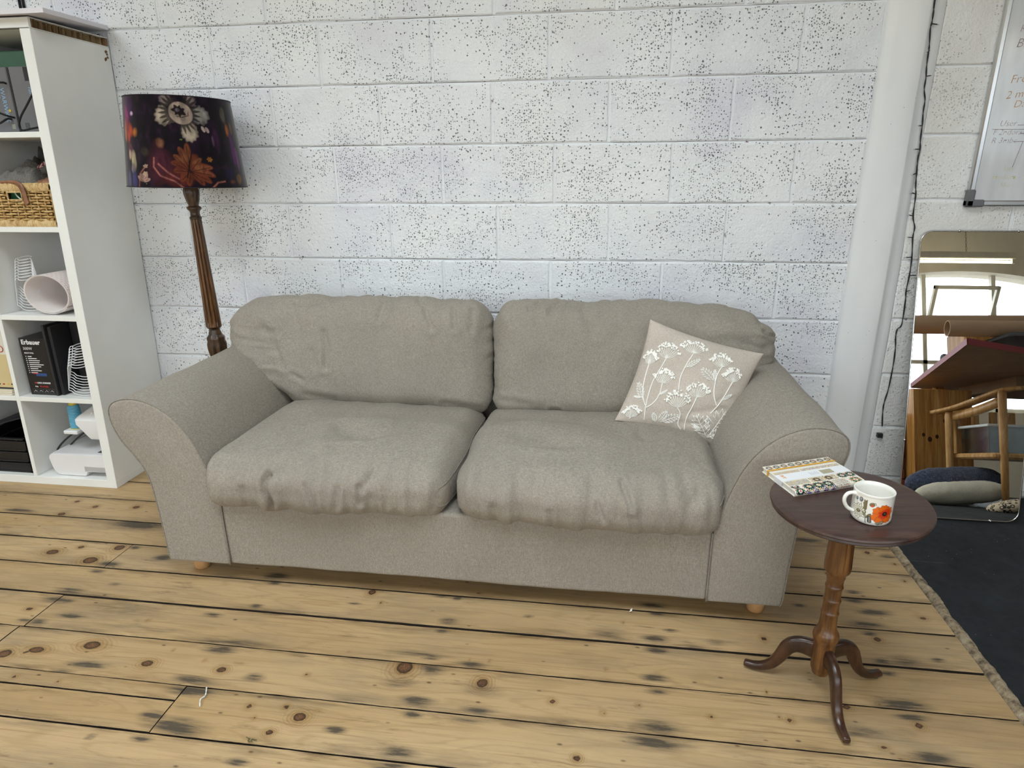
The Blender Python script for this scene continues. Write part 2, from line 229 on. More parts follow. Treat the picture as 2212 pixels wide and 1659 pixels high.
# ------------------------------------------------------------------ materials
class NT:
    def __init__(s, name):
        s.m = bpy.data.materials.new(name); s.m.use_nodes = True; s.t = s.m.node_tree; s.p = s.t.nodes['Principled BSDF']
    def n(s, typ, **kw):
        nd = s.t.nodes.new('ShaderNode'+typ)
        for k, v in kw.items():
            if k.startswith('_'): setattr(nd, k[1:], v)
        for k, v in kw.items():
            if k.startswith('_'): continue
            key = int(k[1:]) if (k[0] == 'i' and k[1:].isdigit()) else k.replace('0', ' ')
            s.set(nd.inputs[key], v)
        return nd
    def set(s, inp, v):
        if hasattr(v, 'is_output'): s.t.links.new(v, inp)
        elif hasattr(v, 'outputs'): s.t.links.new(v.outputs[0], inp)
        else:
            if isinstance(v, (tuple, list)) and len(v) == 3 and inp.type == 'RGBA': v = tuple(v)+(1,)
            inp.default_value = v
    def math(s, op, a, b=0.0, c=0.0, clamp=False):
        nd = s.t.nodes.new('ShaderNodeMath'); nd.operation = op; nd.use_clamp = clamp
        s.set(nd.inputs[0], a); s.set(nd.inputs[1], b)
        if op in ('MULTIPLY_ADD', 'SMOOTH_MIN', 'WRAP'): s.set(nd.inputs[2], c)
        return nd.outputs[0]
    def mix(s, fac, a, b, mode='MIX'):
        nd = s.t.nodes.new('ShaderNodeMix'); nd.data_type = 'RGBA'; nd.blend_type = mode
        s.set(nd.inputs[0], fac); s.set(nd.inputs[6], a); s.set(nd.inputs[7], b); return nd.outputs[2]
    def maprange(s, v, a, b, c=0.0, d=1.0, smooth=False):
        nd = s.t.nodes.new('ShaderNodeMapRange'); nd.clamp = True
        if smooth: nd.interpolation_type = 'SMOOTHSTEP'
        for i, x in enumerate((v, a, b, c, d)): s.set(nd.inputs[i], x)
        return nd.outputs[0]
    def vec(s, v, scale=(1,1,1), loc=(0,0,0), rot=(0,0,0)):
        nd = s.t.nodes.new('ShaderNodeMapping'); s.set(nd.inputs[0], v); nd.inputs[1].default_value = loc; nd.inputs[2].default_value = rot; nd.inputs[3].default_value = scale
        return nd.outputs[0]
    def noise(s, v, scale, detail=3, rough=.55, dist=0.0, color=False):
        nd = s.t.nodes.new('ShaderNodeTexNoise'); s.set(nd.inputs['Vector'], v); nd.inputs['Scale'].default_value = scale
        nd.inputs['Detail'].default_value = detail; nd.inputs['Roughness'].default_value = rough; nd.inputs['Distortion'].default_value = dist
        return nd.outputs[1 if color else 0]
    def voro(s, v, scale, feature='F1', rand=1.0):
        nd = s.t.nodes.new('ShaderNodeTexVoronoi'); nd.feature = feature; s.set(nd.inputs['Vector'], v); nd.inputs['Scale'].default_value = scale
        nd.inputs['Randomness'].default_value = rand; return nd
    def ramp(s, fac, stops, interp='LINEAR'):
        nd = s.t.nodes.new('ShaderNodeValToRGB'); nd.color_ramp.interpolation = interp; e = nd.color_ramp.elements
        while len(e) < len(stops): e.new(.5)
        for k, (p, c) in enumerate(stops): e[k].position = p; e[k].color = c if len(c) == 4 else tuple(c)+(1,)
        s.set(nd.inputs[0], fac); return nd.outputs[0]
    def bump(s, h, strength=.3, dist=.002, normal=None):
        nd = s.t.nodes.new('ShaderNodeBump'); s.set(nd.inputs['Height'], h); nd.inputs['Strength'].default_value = strength; nd.inputs['Distance'].default_value = dist
        if normal is not None: s.set(nd.inputs['Normal'], normal)
        return nd.outputs[0]
    def pos(s): return s.t.nodes.new('ShaderNodeNewGeometry').outputs['Position']
    def objc(s): return s.t.nodes.new('ShaderNodeTexCoord').outputs['Object']
    def attr(s, name, k='Fac'):
        nd = s.t.nodes.new('ShaderNodeAttribute'); nd.attribute_name = name; return nd.outputs[k]
    def rnd(s): return s.t.nodes.new('ShaderNodeObjectInfo').outputs['Random']
    def sep(s, v):
        nd = s.t.nodes.new('ShaderNodeSeparateXYZ'); s.set(nd.inputs[0], v); return nd.outputs
    def comb(s, x, y, z):
        nd = s.t.nodes.new('ShaderNodeCombineXYZ'); s.set(nd.inputs[0], x); s.set(nd.inputs[1], y); s.set(nd.inputs[2], z); return nd.outputs[0]
    def out(s, color=None, rough=None, normal=None, metal=None, spec=None, **kw):
        if color is not None: s.set(s.p.inputs['Base Color'], color)
        if rough is not None: s.set(s.p.inputs['Roughness'], rough)
        if normal is not None: s.set(s.p.inputs['Normal'], normal)
        if metal is not None: s.set(s.p.inputs['Metallic'], metal)
        if spec is not None: s.set(s.p.inputs['Specular IOR Level'], spec)
        for k, v in kw.items(): s.set(s.p.inputs[k.replace('_', ' ')], v)
        return s.m
_simple = {}
def simple(name, col, rough=.6, metal=0.0, var=.06, vs=12, bump=0.0, bs=200, spec=None, **kw):
    """plain material with slight procedural variation"""
    if name in _simple: return _simple[name]
    T = NT(name); c = srgb(col); p = T.objc()
    f = T.noise(p, vs, 3)
    lo = tuple(x*(1-var) for x in c[:3])+(1,); hi = tuple(min(1, x*(1+var)) for x in c[:3])+(1,)
    nrm = T.bump(T.noise(p, bs, 2), bump, .001) if bump > 0 else None
    m = T.out(T.ramp(f, [(.3, lo), (.7, hi)]), rough, nrm, metal, spec, **kw); _simple[name] = m; return m
# ================================================================== setting
def wall_mat(name, pits=1.0, tint='#eef1f4', shade='#dfe0ea'):
    T = NT(name); p = T.pos()
    patch = T.noise(p, 2.1, 3, .6)
    col = T.ramp(patch, [(.32, srgb(shade)), (.5, srgb(tint)), (.72, srgb('#f6f8f9'))])
    warm = T.maprange(T.noise(T.vec(p, loc=(7, 3, 1)), 1.3, 2), .55, .75, 0, .35)
    col = T.mix(warm, col, srgb('#efede6'))
    # open pores of the blocks under the paint
    wob = T.n('VectorMath', _operation='ADD', i0=p, i1=T.n('VectorMath', _operation='SCALE', i0=T.noise(p, 60, 2, color=True), i3=.006).outputs[0]).outputs[0]
    masks = []
    sw = T.sep(wob)
    for sc, r0, r1, cs, thr, off in ((62, .11, .22, 4.0, .52, 0), (118, .14, .30, 4.3, .51, 3), (95, .13, .26, 6.0, .54, 13), (26, .05, .10, 3.0, .57, 9)):
        V = T.voro(T.comb(T.math('ADD', sw[0], float(off)), T.math('ADD', sw[2], float(off)), 0.0), sc); V.voronoi_dimensions = '2D'
        cl = T.maprange(T.noise(T.vec(p, loc=(off, 0, 2*off)), cs, 4, .6), thr-.05, thr+.13, 0, 1)
        cell = T.sep(V.outputs['Color'])[0]
        keep = T.math('LESS_THAN', cell, T.math('MULTIPLY', cl, .66))
        size = T.maprange(T.sep(V.outputs['Color'])[1], 0, 1, r0, r1)
        m = T.maprange(V.outputs['Distance'], T.math('MULTIPLY', size, .55), size, 1, 0)
        masks.append(T.math('MULTIPLY', T.math('MULTIPLY', m, keep), pits))
    pit = T.math('MAXIMUM', T.math('MAXIMUM', masks[0], masks[1]), T.math('MAXIMUM', masks[2], masks[3]))
    col = T.mix(T.math('MULTIPLY', pit, .88), col, srgb('#4a4a50'))
    grain = T.noise(p, 170, 3, .6); lump = T.noise(p, 42, 3, .6); big = T.noise(p, 14, 3, .6)
    fine_ = T.noise(p, 95, 2, .5); h = T.math('ADD', T.math('ADD', T.math('MULTIPLY', grain, .45), T.math('MULTIPLY', lump, .8)), T.math('ADD', T.math('MULTIPLY', big, 1.0), T.math('MULTIPLY', fine_, .8)))
    h = T.math('SUBTRACT', h, T.math('MULTIPLY', pit, 1.3))
    return T.out(col, .62, T.bump(h, .85, .0045), spec=.35)
M_WALL = wall_mat('painted_block', 1.0)
M_WALL2 = wall_mat('painted_block_smoother', .38, '#ecebe8', '#dddcda')
def mortar_mat():
    T = NT('painted_mortar'); p = T.pos()
    col = T.ramp(T.noise(p, 3, 3), [(.3, srgb('#e4e6ea')), (.7, srgb('#f2f4f5'))])
    sp = T.maprange(T.noise(T.vec(p, (7, 1, 9)), 2.6, 4, .65), .63, .68, 0, .9)
    col = T.mix(sp, col, srgb('#57303c'))
    # thin dark line along the bed joints, broken up by noise
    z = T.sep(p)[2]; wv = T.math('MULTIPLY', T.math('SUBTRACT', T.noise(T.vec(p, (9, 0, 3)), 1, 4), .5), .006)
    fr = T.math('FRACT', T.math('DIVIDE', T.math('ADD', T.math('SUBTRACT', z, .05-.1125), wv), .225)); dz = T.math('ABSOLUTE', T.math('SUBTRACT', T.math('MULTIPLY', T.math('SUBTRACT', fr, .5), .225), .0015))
    jline = T.math('MULTIPLY', T.maprange(dz, .0006, .0016, 1, 0), T.maprange(T.noise(T.vec(p, (2.2, 0, 40)), 1, 3), .38, .55, 0, .85))
    col = T.mix(jline, col, srgb('#4b4648'))
    return T.out(col, .65, T.bump(T.noise(p, 90, 3), .5, .003))
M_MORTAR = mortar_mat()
def plaster_mat(name, c1, c2):
    T = NT(name); p = T.pos()
    col = T.ramp(T.noise(T.vec(p, (1, 1, .5)), 4, 3), [(.3, srgb(c1)), (.7, srgb(c2))])
    dots = T.math('LESS_THAN', T.voro(p, 22).outputs['Distance'], .035)
    col = T.mix(T.math('MULTIPLY', dots, .6), col, srgb('#63605e'))
    return T.out(col, .55, T.bump(T.noise(p, 25, 4, .6), .25, .004))
M_PLASTER = plaster_mat('smooth_painted_plaster', '#e8eaec', '#f2f3f3')
M_CREAM = plaster_mat('cream_plaster', '#d9d3c4', '#e6e1d4')
# ---- back wall: mortar bed with every block a piece of its own
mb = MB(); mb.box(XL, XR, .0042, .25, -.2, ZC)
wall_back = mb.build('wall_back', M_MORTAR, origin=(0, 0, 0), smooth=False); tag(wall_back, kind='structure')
def block(x0, x1, z0, z1, mat, seed, proud=0.0):
    g = .0048; x0 += g; x1 -= g; z0 += g; z1 -= g
    R = random.Random(seed); b = MB(); nx = 7 if x1-x0 > .3 else 4; nz = 4
    yf = -.0010-R.random()*.0020-proud; e = .0040
    per = [(x0+(x1-x0)*i/nx, z0) for i in range(nx)]+[(x1, z0+(z1-z0)*i/nz) for i in range(nz)]+[(x1-(x1-x0)*i/nx, z1) for i in range(nx)]+[(x0, z1-(z1-z0)*i/nz) for i in range(nz)]
    cx, cz = (x0+x1)/2, (z0+z1)/2
    def j(p, k): return (p[0]+R.uniform(-1, 1)*k, p[1]+R.uniform(-1, 1)*k)
    outer = [j(p, .0016) for p in per]
    inner = []
    for p in outer:
        inner.append((p[0]+(-e if p[0] > cx+.001 and abs(p[0]-x1) < .004 else e if abs(p[0]-x0) < .004 else 0), p[1]+(-e if abs(p[1]-z1) < .004 else e if abs(p[1]-z0) < .004 else 0)))
    n = len(per)
    vs = [(p[0], .02, p[1]) for p in outer]+[(p[0], yf+.0026, p[1]) for p in outer]+[(p[0], yf+R.uniform(-.0005, .0005), p[1]) for p in inner]
    fs = []
    for i in range(n):
        k = (i+1) % n
        fs.append((i, k, n+k, n+i)); fs.append((n+i, n+k, 2*n+k, 2*n+i))
    fs.append(tuple(2*n+i for i in range(n)))
    b.add(vs, fs)
    o = b.build('block', mat, wall_back, smooth=True, angle=22); return o
rowoff = {2: -.013, 1: -.007, 0: .012, -1: .009, -2: 0.0, -3: .006, -4: -.004, -5: .01, 3: .005, 4: -.006}
PX0, PX1 = 1.378, 1.566     # plastered pier between the two stretches of block wall
seed = 1
for k in range(-6, 5):
    z0, z1 = 1.4+.225*(k-1), 1.4+.225*k
    if k == -6: z0, z1 = 0.0, .05
    half = 0 if (k % 2 == 1) else .225   # course below bed joint k
    # k=2 course: joints at +-.225 ; k=1: joints at 0, .45
    joints = []
    base = (.225 if k % 2 == 0 else 0.0)+rowoff.get(k, 0)
    j = -9
    while True:
        x = base+.45*j
        if x > PX0-.02: break
        if x > -3.2: joints.append(x)
        j += 1
    if PX0-joints[-1] < .1: joints.pop()
    joints.append(PX0)
    for a, b in zip(joints[:-1], joints[1:]):
        seed += 1
        zj = rnd.uniform(-.0012, .0012)
        block(a, b, z0+zj, z1+zj, M_WALL, seed, 0)
    # stretch to the right of the pier
    xs = [PX1-.004] + [v for v in ((1.92, 2.37, 2.82, 3.27) if k % 2 else (2.06, 2.51, 2.96, 3.41))]
    for a, b in zip(xs[:-1], xs[1:]):
        seed += 1; block(a, b, z0+(.012 if k > -6 else 0), z1+.012, M_WALL2, seed, 0)
# ---- smooth pier
prof = [(PX0-.004, .02), (PX0-.003, -.004), (PX0+.010, -.016), (PX0+.035, -.022), (PX0+.085, -.027), (PX0+.125, -.030), (PX0+.134, -.027), (PX0+.142, -.018), (PX0+.165, -.011), (PX0+.183, -.005), (PX1, 0.0), (PX1+.004, .02)]
mb = MB(); NZ = 90
mb.grid(len(prof), NZ, lambda u, v: (prof[round(u*(len(prof)-1))][0]+fbm((3, 7*u, v*3), 1.5)*.0035, prof[round(u*(len(prof)-1))][1]+fbm((u*3, 1, v*3), 2.2)*.003, v*ZC))
pier = mb.build('trim_1', M_PLASTER, origin=(1.47, 0, 0)); tag(pier, 'smooth white plastered pier beside the string of lights', kind='structure')
# ---- other walls, ceiling
mb = MB(); mb.box(XL-.25, XL, YF-.25, .25, -.2, ZC); tag(mb.build('wall_left', M_CREAM, smooth=False), kind='structure')
mb = MB(); mb.box(XR, XR+.25, YF-.25, .25, -.2, ZC); tag(mb.build('wall_right', M_CREAM, smooth=False), kind='structure')
mb = MB()
xs = [XL]+[v for w in WINS for v in w]+[XR]
for i in range(0, len(xs), 2): mb.box(xs[i], xs[i+1], YF-.25, YF, -.2, ZC)
for a, b in WINS:
    mb.box(a, b, YF-.25, YF, -.2, WZ0)
    # flat-arched head
    n = 14; poly = [(a, ZC), (b, ZC)]+[(b-(b-a)*i/n, WZ1-.16*abs(1-2*i/n)**2) for i in range(n+1)]
    for i in range(n):
        xa, xb = a+(b-a)*i/n, a+(b-a)*(i+1)/n
        za, zb = WZ1-.16*abs(1-2*i/n)**2, WZ1-.16*abs(1-2*(i+1)/n)**2
        mb.add([(xa,YF,za),(xb,YF,zb),(xb,YF,ZC),(xa,YF,ZC),(xa,YF-.25,za),(xb,YF-.25,zb),(xb,YF-.25,ZC),(xa,YF-.25,ZC)], [(0,3,2,1),(4,5,6,7),(0,1,5,4),(2,3,7,6)])
tag(mb.build('wall_front', M_CREAM, smooth=False, origin=(0, YF, 0)), kind='structure')
mb = MB(); cxs = [XL]+[v for (x, y, sx, sy) in ADDED_SKYLIGHTS for v in (x-sx/2, x+sx/2)]+[XR]
for i in range(0, len(cxs), 2): mb.box(cxs[i], cxs[i+1], YF, .25, ZC, ZC+.2)
for (x, y, sx, sy) in ADDED_SKYLIGHTS: mb.box(x-sx/2, x+sx/2, YF, y-sy/2, ZC, ZC+.2); mb.box(x-sx/2, x+sx/2, y+sy/2, .25, ZC, ZC+.2)
tag(mb.build('ceiling', M_CREAM, smooth=False), kind='structure')
M_STEEL = simple('white_painted_steel', '#cfcbbd', .5, var=.05)
def glass_mat(name, col=(1, 1, 1, 1), rough=0.0, alpha_mix=.9):
    T = NT(name); tr = T.t.nodes.new('ShaderNodeBsdfTransparent'); gl = T.t.nodes.new('ShaderNodeBsdfGlossy'); mx = T.t.nodes.new('ShaderNodeMixShader')
    tr.inputs[0].default_value = col; gl.inputs['Roughness'].default_value = rough; mx.inputs[0].default_value = 1-alpha_mix
    T.t.links.new(tr.outputs[0], mx.inputs[1]); T.t.links.new(gl.outputs[0], mx.inputs[2]); T.t.links.new(mx.outputs[0], T.t.nodes['Material Output'].inputs[0]); return T.m
M_PANE = glass_mat('window_glass', alpha_mix=.95)
for wi, (a, b) in enumerate(WINS):
    w = thing('window_%d' % (wi+1), ((a+b)/2, YF, WZ0), None, None); tag(w, kind='structure')
    mb = MB(); y0, y1 = YF-.14, YF-.09
    mb.box(a, a+.05, y0, y1, WZ0, WZ1-.12); mb.box(b-.05, b, y0, y1, WZ0, WZ1-.12); mb.box(a, b, y0, y1, WZ0, WZ0+.05); 
    mb.build('window_frame', M_STEEL, w, smooth=False)
    for x in (a+(b-a)/3, a+2*(b-a)/3):
        mb = MB(); mb.box(x-.022, x+.022, y0, y1, WZ0, WZ1-.02); mb.build('mullion', M_STEEL, w, smooth=False)
    for z in (WZ0+.55, WZ0+1.02):
        mb = MB(); mb.box(a, b, y0, y1, z-.02, z+.02); mb.build('glazing_bar', M_STEEL, w, smooth=False)
    mb = MB(); mb.box(a, b, YF-.12, YF-.114, WZ0, WZ1); mb.build('pane', M_PANE, w, smooth=False)
    # open hopper light in the middle
    xa, xb = a+(b-a)/3+.03, a+2*(b-a)/3-.03
    M = Matrix.Translation((0, YF-.09, WZ0+1.05)) @ Matrix.Rotation(math.radians(-28), 4, 'X')
    mb = MB()
    for (p0, p1, q0, q1) in ((xa, xa+.035, 0, .38), (xb-.035, xb, 0, .38), (xa, xb, 0, .035), (xa, xb, .345, .38)): mb.box(p0, p1, -.02, .02, q0, q1, M=M)
    mb.build('hopper_sash', M_STEEL, w, smooth=False)
# ================================================================== floor
XE = 1.497     # where the boards stop and the concrete begins
def floor_mat():
    T = NT('old_pine_boards'); p = T.pos(); xyz = T.sep(p); r = T.rnd()
    wp = T.attr('wp'); kn = T.attr('kn'); st = T.attr('st'); ed = T.attr('ed')
    v = T.math('ADD', xyz[1], wp); ro = T.math('MULTIPLY', r, 37.0)
    fine = T.noise(T.comb(T.math('MULTIPLY', xyz[0], 6), T.math('MULTIPLY', v, 380), ro), 1, 3, .6)
    mid = T.noise(T.comb(T.math('MULTIPLY', xyz[0], 2.2), T.math('MULTIPLY', v, 95), ro), 1, 4, .62, .3)
    slow = T.noise(T.comb(T.math('MULTIPLY', xyz[0], .9), T.math('MULTIPLY', v, 7), ro), 1, 2)
    ring = T.math('SINE', T.math('MULTIPLY', T.math('ADD', slow, T.math('MULTIPLY', mid, .05)), 95))
    ringm = T.maprange(ring, .55, 1.0, 0, 1)
    base = T.ramp(slow, [(.3, srgb('#b6986c')), (.5, srgb('#c3a67c')), (.7, srgb('#bd9f76'))])
    base = T.mix(T.maprange(r, 0, 1, 0, .42), base, srgb('#aa8c62'))
    base = T.mix(T.math('MULTIPLY', ringm, .20), base, srgb('#82663a'))
    base = T.mix(T.maprange(mid, .55, .80, 0, .50), base, srgb('#85673c'))
    base = T.mix(T.maprange(fine, .54, .80, 0, .30), base, srgb('#7d6240'))
    # grey smudging worn into the surface
    sm = T.noise(T.comb(T.math('MULTIPLY', xyz[0], 2.2), T.math('MULTIPLY', xyz[1], 9), T.math('ADD', ro, 5)), 1, 5, .65)
    base = T.mix(T.math('MULTIPLY', T.maprange(sm, .46, .70, 0, .72), T.maprange(fine, .3, .7, .6, 1)), base, srgb('#877862'))
    sm2 = T.noise(T.comb(T.math('MULTIPLY', xyz[0], 6), T.math('MULTIPLY', xyz[1], 38), T.math('ADD', ro, 15)), 1, 5, .7)
    base = T.mix(T.maprange(sm2, .60, .76, 0, .66), base, srgb('#4d3b26'))
    en = T.noise(T.comb(T.math('MULTIPLY', xyz[0], 7), T.math('MULTIPLY', xyz[1], 60), T.math('ADD', ro, 25)), 1, 4, .65)
    base = T.mix(T.math('MULTIPLY', T.maprange(ed, 0.0, 1.0, 1, 0), T.maprange(en, .42, .70, 0, .85)), base, srgb('#4a3823'))
    cl = T.noise(T.comb(T.math('MULTIPLY', xyz[0], 1.1), T.math('MULTIPLY', xyz[1], 4), T.math('ADD', ro, 45)), 1, 3)
    base = T.mix(T.maprange(cl, .45, .70, 0, .45), base, srgb('#9c7d52'))
    lg = T.noise(T.comb(T.math('MULTIPLY', xyz[0], 1.3), T.math('MULTIPLY', v, 190), T.math('ADD', ro, 65)), 1, 4, .6, .2)
    base = T.mix(T.maprange(lg, .60, .72, 0, .50), base, srgb('#6b4f2c'))
    # flecks, nail heads
    V = T.voro(T.comb(T.math('MULTIPLY', xyz[0], 14), T.math('MULTIPLY', xyz[1], 30), ro), 1)
    fl = T.math('MULTIPLY', T.maprange(V.outputs['Distance'], .05, .13, 1, 0), T.math('LESS_THAN', T.sep(V.outputs['Color'])[0], .42))
    base = T.mix(T.math('MULTIPLY', fl, .75), base, srgb('#3d2b1c'))
    # knots: rings outside, brown heart
    rr = T.math('ADD', kn, T.math('MULTIPLY', T.math('SUBTRACT', T.noise(p, 70, 2), .5), .28))
    rr2 = T.math('ADD', kn, T.math('MULTIPLY', T.math('SUBTRACT', T.noise(p, 24, 3), .5), 1.5)); rg = T.math('SINE', T.math('MULTIPLY', rr2, 11))
    rgm = T.math('MULTIPLY', T.maprange(rg, .1, 1, 0, 1), T.maprange(kn, 1.0, 3.4, .60, 0))
    base = T.mix(rgm, base, srgb('#6f522c'))
    base = T.mix(T.maprange(kn, 1.0, 2.6, .45, 0), base, srgb('#8f6b38'))
    heart = T.ramp(T.math('ADD', T.noise(p, 240, 2), T.math('MULTIPLY', rr, .25)), [(.40, srgb('#7a5236')), (.75, srgb('#4a3020'))])
    base = T.mix(T.maprange(rr, .85, 1.08, .92, 0), base, heart)
    base = T.mix(T.math('MULTIPLY', T.maprange(rr, .66, .92, 0, 1), T.maprange(rr, .95, 1.12, .8, 0)), base, srgb('#2a1a10'))
    # iron stains round the nails
    ns = T.noise(T.comb(T.math('MULTIPLY', xyz[0], 14), T.math('MULTIPLY', v, 120), ro), 1, 4, .65)
    sf = T.math('MULTIPLY', T.maprange(T.math('MULTIPLY', st, T.maprange(ns, .30, .70, .35, 1.45)), .07, .72, 0, 1), .90)
    base = T.mix(sf, base, srgb('#3e3932'))
    gr = T.math('ADD', T.math('MULTIPLY', fine, .6), T.math('MULTIPLY', mid, .5))
    rough = T.maprange(fine, .3, .7, .46, .62)
    return T.out(base, rough, T.bump(T.math('SUBTRACT', gr, T.math('MULTIPLY', fl, .6)), .28, .0016), spec=.4)
M_BOARD = floor_mat()
M_JOINT = simple('dirt_in_joints', '#231a13', .95); M_DARK = simple('dark_void', '#17120e', .9)
mb = MB(); mb.box(XL, XE+.02, YF, 0.006, -.12, -.022)
floor = mb.build('floor', M_DARK, origin=(0, 0, 0), smooth=False); tag(floor, kind='structure')
KA = np.array(KNOTS); SA = np.array(STAINS)
def plank(x0, x1, y0, y1, dx, dy, seed):
    R = random.Random(seed); g = .0018+R.random()*.0018
    y0 += g; y1 -= g; x0 += .0012; x1 -= .0012
    nx = max(2, int((x1-x0)/dx)+1); ny = max(2, int((y1-y0)/dy)+1)
    X = np.linspace(x0, x1, nx); Y = np.linspace(y0, y1, ny); ph = R.random()*50
    zt = R.uniform(-.0022, .0008); tl = R.uniform(-.006, .006)
    e0 = np.array([fbm((x*3, ph, 0), 1.2)*.0012+fbm((x*26, ph, 5), 1)*.0007 for x in X]); e1 = np.array([fbm((x*3, ph, 9), 1.2)*.0012+fbm((x*26, ph, 15), 1)*.0007 for x in X])
    GX, GY = np.meshgrid(X, Y, indexing='ij')
    t = (GY-y0)/(y1-y0); GY2 = GY+e0[:, None]*(1-t)+e1[:, None]*t
    GZ = zt+tl*(GY-(y0+y1)/2)-.0012*(2*t-1)**6
    top = np.stack([GX, GY2, GZ], -1).reshape(-1, 3)
    vs = [tuple(a) for a in top]; fs = []
    for i in range(nx-1):
        for j in range(ny-1): a = i*ny+j; fs.append((a, a+ny, a+ny+1, a+1))
    # sides
    per = [i*ny for i in range(nx)]+[(nx-1)*ny+j for j in range(1, ny)]+[i*ny+ny-1 for i in range(nx-2, -1, -1)]+[j for j in range(ny-2, 0, -1)]
    b0 = len(vs); vs += [(vs[k][0], vs[k][1], -.021) for k in per]; n = len(per)
    for i in range(n): fs.append((per[(i+1) % n], per[i], b0+i, b0+(i+1) % n))
    m = MB(); m.add(vs, fs); m.m = [0]*((nx-1)*(ny-1))+[1]*n; o = m.build('plank', [M_BOARD, M_JOINT], floor, smooth=True, angle=40)
    if dx < .05:
        P = np.array(vs)[:, :2]; wp = np.zeros(len(P)); kn = np.full(len(P), 4.0); st = np.zeros(len(P)); ed = np.clip(np.minimum(P[:, 1]-y0, y1-P[:, 1])/.026, 0, 1)
        for kx, ky, rx, ry in KA:
            if ky < y0-.02 or ky > y1+.02 or kx < x0-.05 or kx > x1+.05: continue
            rx = rx*.92; d = np.hypot((P[:, 0]-kx)/rx, (P[:, 1]-ky)/max(ry, .0045)); kn = np.minimum(kn, d)
            wp -= np.tanh((P[:, 1]-ky)/(ry*.8))*ry*1.1*np.exp(-((P[:, 0]-kx)/(2.6*rx))**2)*np.exp(-np.abs(P[:, 1]-ky)/(3.2*ry))
        for kx, ky, rx, ry, s in SA:
            if ky < y0-.06 or ky > y1+.06: continue
            if not (y0-.004 <= ky <= y1+.004) and ry < .03: continue
            d2 = ((P[:, 0]-kx)/rx)**2+((P[:, 1]-ky)/(ry*1.15))**2; st = np.maximum(st, s*np.exp(-d2*.85))
        for nm, a in (('wp', wp), ('kn', kn), ('st', st), ('ed', ed)):
            at = o.data.attributes.new(nm, 'FLOAT', 'POINT'); at.data.foreach_set('value', a.astype(np.float32))
    else:
        for nm_, vl in (('kn', 4.0), ('ed', 1.0)):
            at = o.data.attributes.new(nm_, 'FLOAT', 'POINT'); at.data.foreach_set('value', np.full(len(vs), vl, np.float32))
    return o
SEAMS = [0.0, -.165, -.325, -.482, -.643, -.797, -.946, -1.100, -1.257, -1.416, -1.571, -1.728, -1.884]
BUTT = {2: [.35], 3: [1.28, -2.2], 4: [-.2], 5: [-1.239, -3.0], 6: [-2.4], 7: [-1.257], 8: [-1.268, -3.1], 9: [-.617], 10: [-2.1], 11: [-1.3, .7], 0: [-.6], 1: [.8]}
sd = 100
for r in range(len(SEAMS)-1):
    y1, y0 = SEAMS[r], SEAMS[r+1]
    cuts = [XL]+sorted(BUTT.get(r, []))+[XE]
    for a, b in zip(cuts[:-1], cuts[1:]):
        sd += 1
        if r == 9 and b < 0:   # split board: a narrow rip beside the wide one
            plank(-2.2, b, -1.4695, y1, .011, .0075, sd+50); plank(-2.2, b, y0, -1.4695, .011, .0075, sd+51); plank(a, -2.2, y0, y1, .3, .05, sd+52); continue
        fine_ = y1 < -.3 and y0 > -1.8 and b > -2.3
        if fine_ and a < -2.4:
            plank(max(a, -4.2), b, y0, y1, .011, .0075, sd)
        else: plank(a, b, y0, y1, .011 if fine_ else .3, .0075 if fine_ else .05, sd)
y = SEAMS[-1]
while y > YF+.16:
    c = rnd.uniform(-3, 1); sd += 1; plank(XL, c, y-.156, y, .6, .05, sd); sd += 1; plank(c, XE, y-.156, y, .6, .05, sd); y -= .156
sd += 1; plank(XL, XE, YF, y, .6, .05, sd)
# ---- dark painted concrete with its broken edge
def conc_mat():
    T = NT('dark_painted_concrete'); p = T.pos()
    col = T.ramp(T.noise(p, 5, 5, .65), [(.3, srgb('#212326')), (.7, srgb('#2e3134'))])
    scr = None
    for rz, off in ((.5, 0), (-.9, 4), (1.4, 9)):
        q = T.vec(p, (1.2, 60, 1), (off, off, 0), (0, 0, rz)); s_ = T.maprange(T.noise(q, 1, 3, .5, .6), .70, .78, 0, .5)
        scr = s_ if scr is None else T.math('MAXIMUM', scr, s_)
    scr = T.math('MULTIPLY', scr, T.maprange(T.noise(p, 6, 3), .45, .65, 0, 1))
    col = T.mix(scr, col, srgb('#8b8a84'))
    sp = T.math('MULTIPLY', T.math('LESS_THAN', T.voro(p, 45).outputs['Distance'], .07), T.math('GREATER_THAN', T.noise(p, 9), .55))
    col = T.mix(T.math('MULTIPLY', sp, .6), col, srgb('#9a9890'))
    return T.out(col, T.maprange(T.noise(p, 30, 3), .3, .7, .62, .8), T.bump(T.noise(p, 60, 4), .2, .003), spec=.18)
M_CONC = conc_mat()
mb = MB(); NYC = 160
def edge(v): 
    y = 0.0+v*YF; return XE+.028+fbm((1, y*6, 0), 1)*.006+fbm((5, y*38, 3), 1)*.004
mb.grid(NYC, 2, lambda u, v: (edge(u) if v == 0 else XR, u*YF, .006))
mb.grid(NYC, 2, lambda u, v: (edge(u), u*YF, .006 if v == 0 else -.05), flip=True)
tag(mb.build('floor_concrete', M_CONC, origin=(3, 0, 0), fix=True), 'dark grey painted concrete floor with scratches', kind='structure')
T = NT('broken_screed'); p = T.pos()
M_SCREED = T.out(T.ramp(T.noise(p, 45, 5, .7), [(.35, srgb('#5f5242')), (.5, srgb('#9c8a70')), (.68, srgb('#b9a98e'))]), .9, T.bump(T.noise(p, 120, 4, .7), .9, .006))
mb = MB()
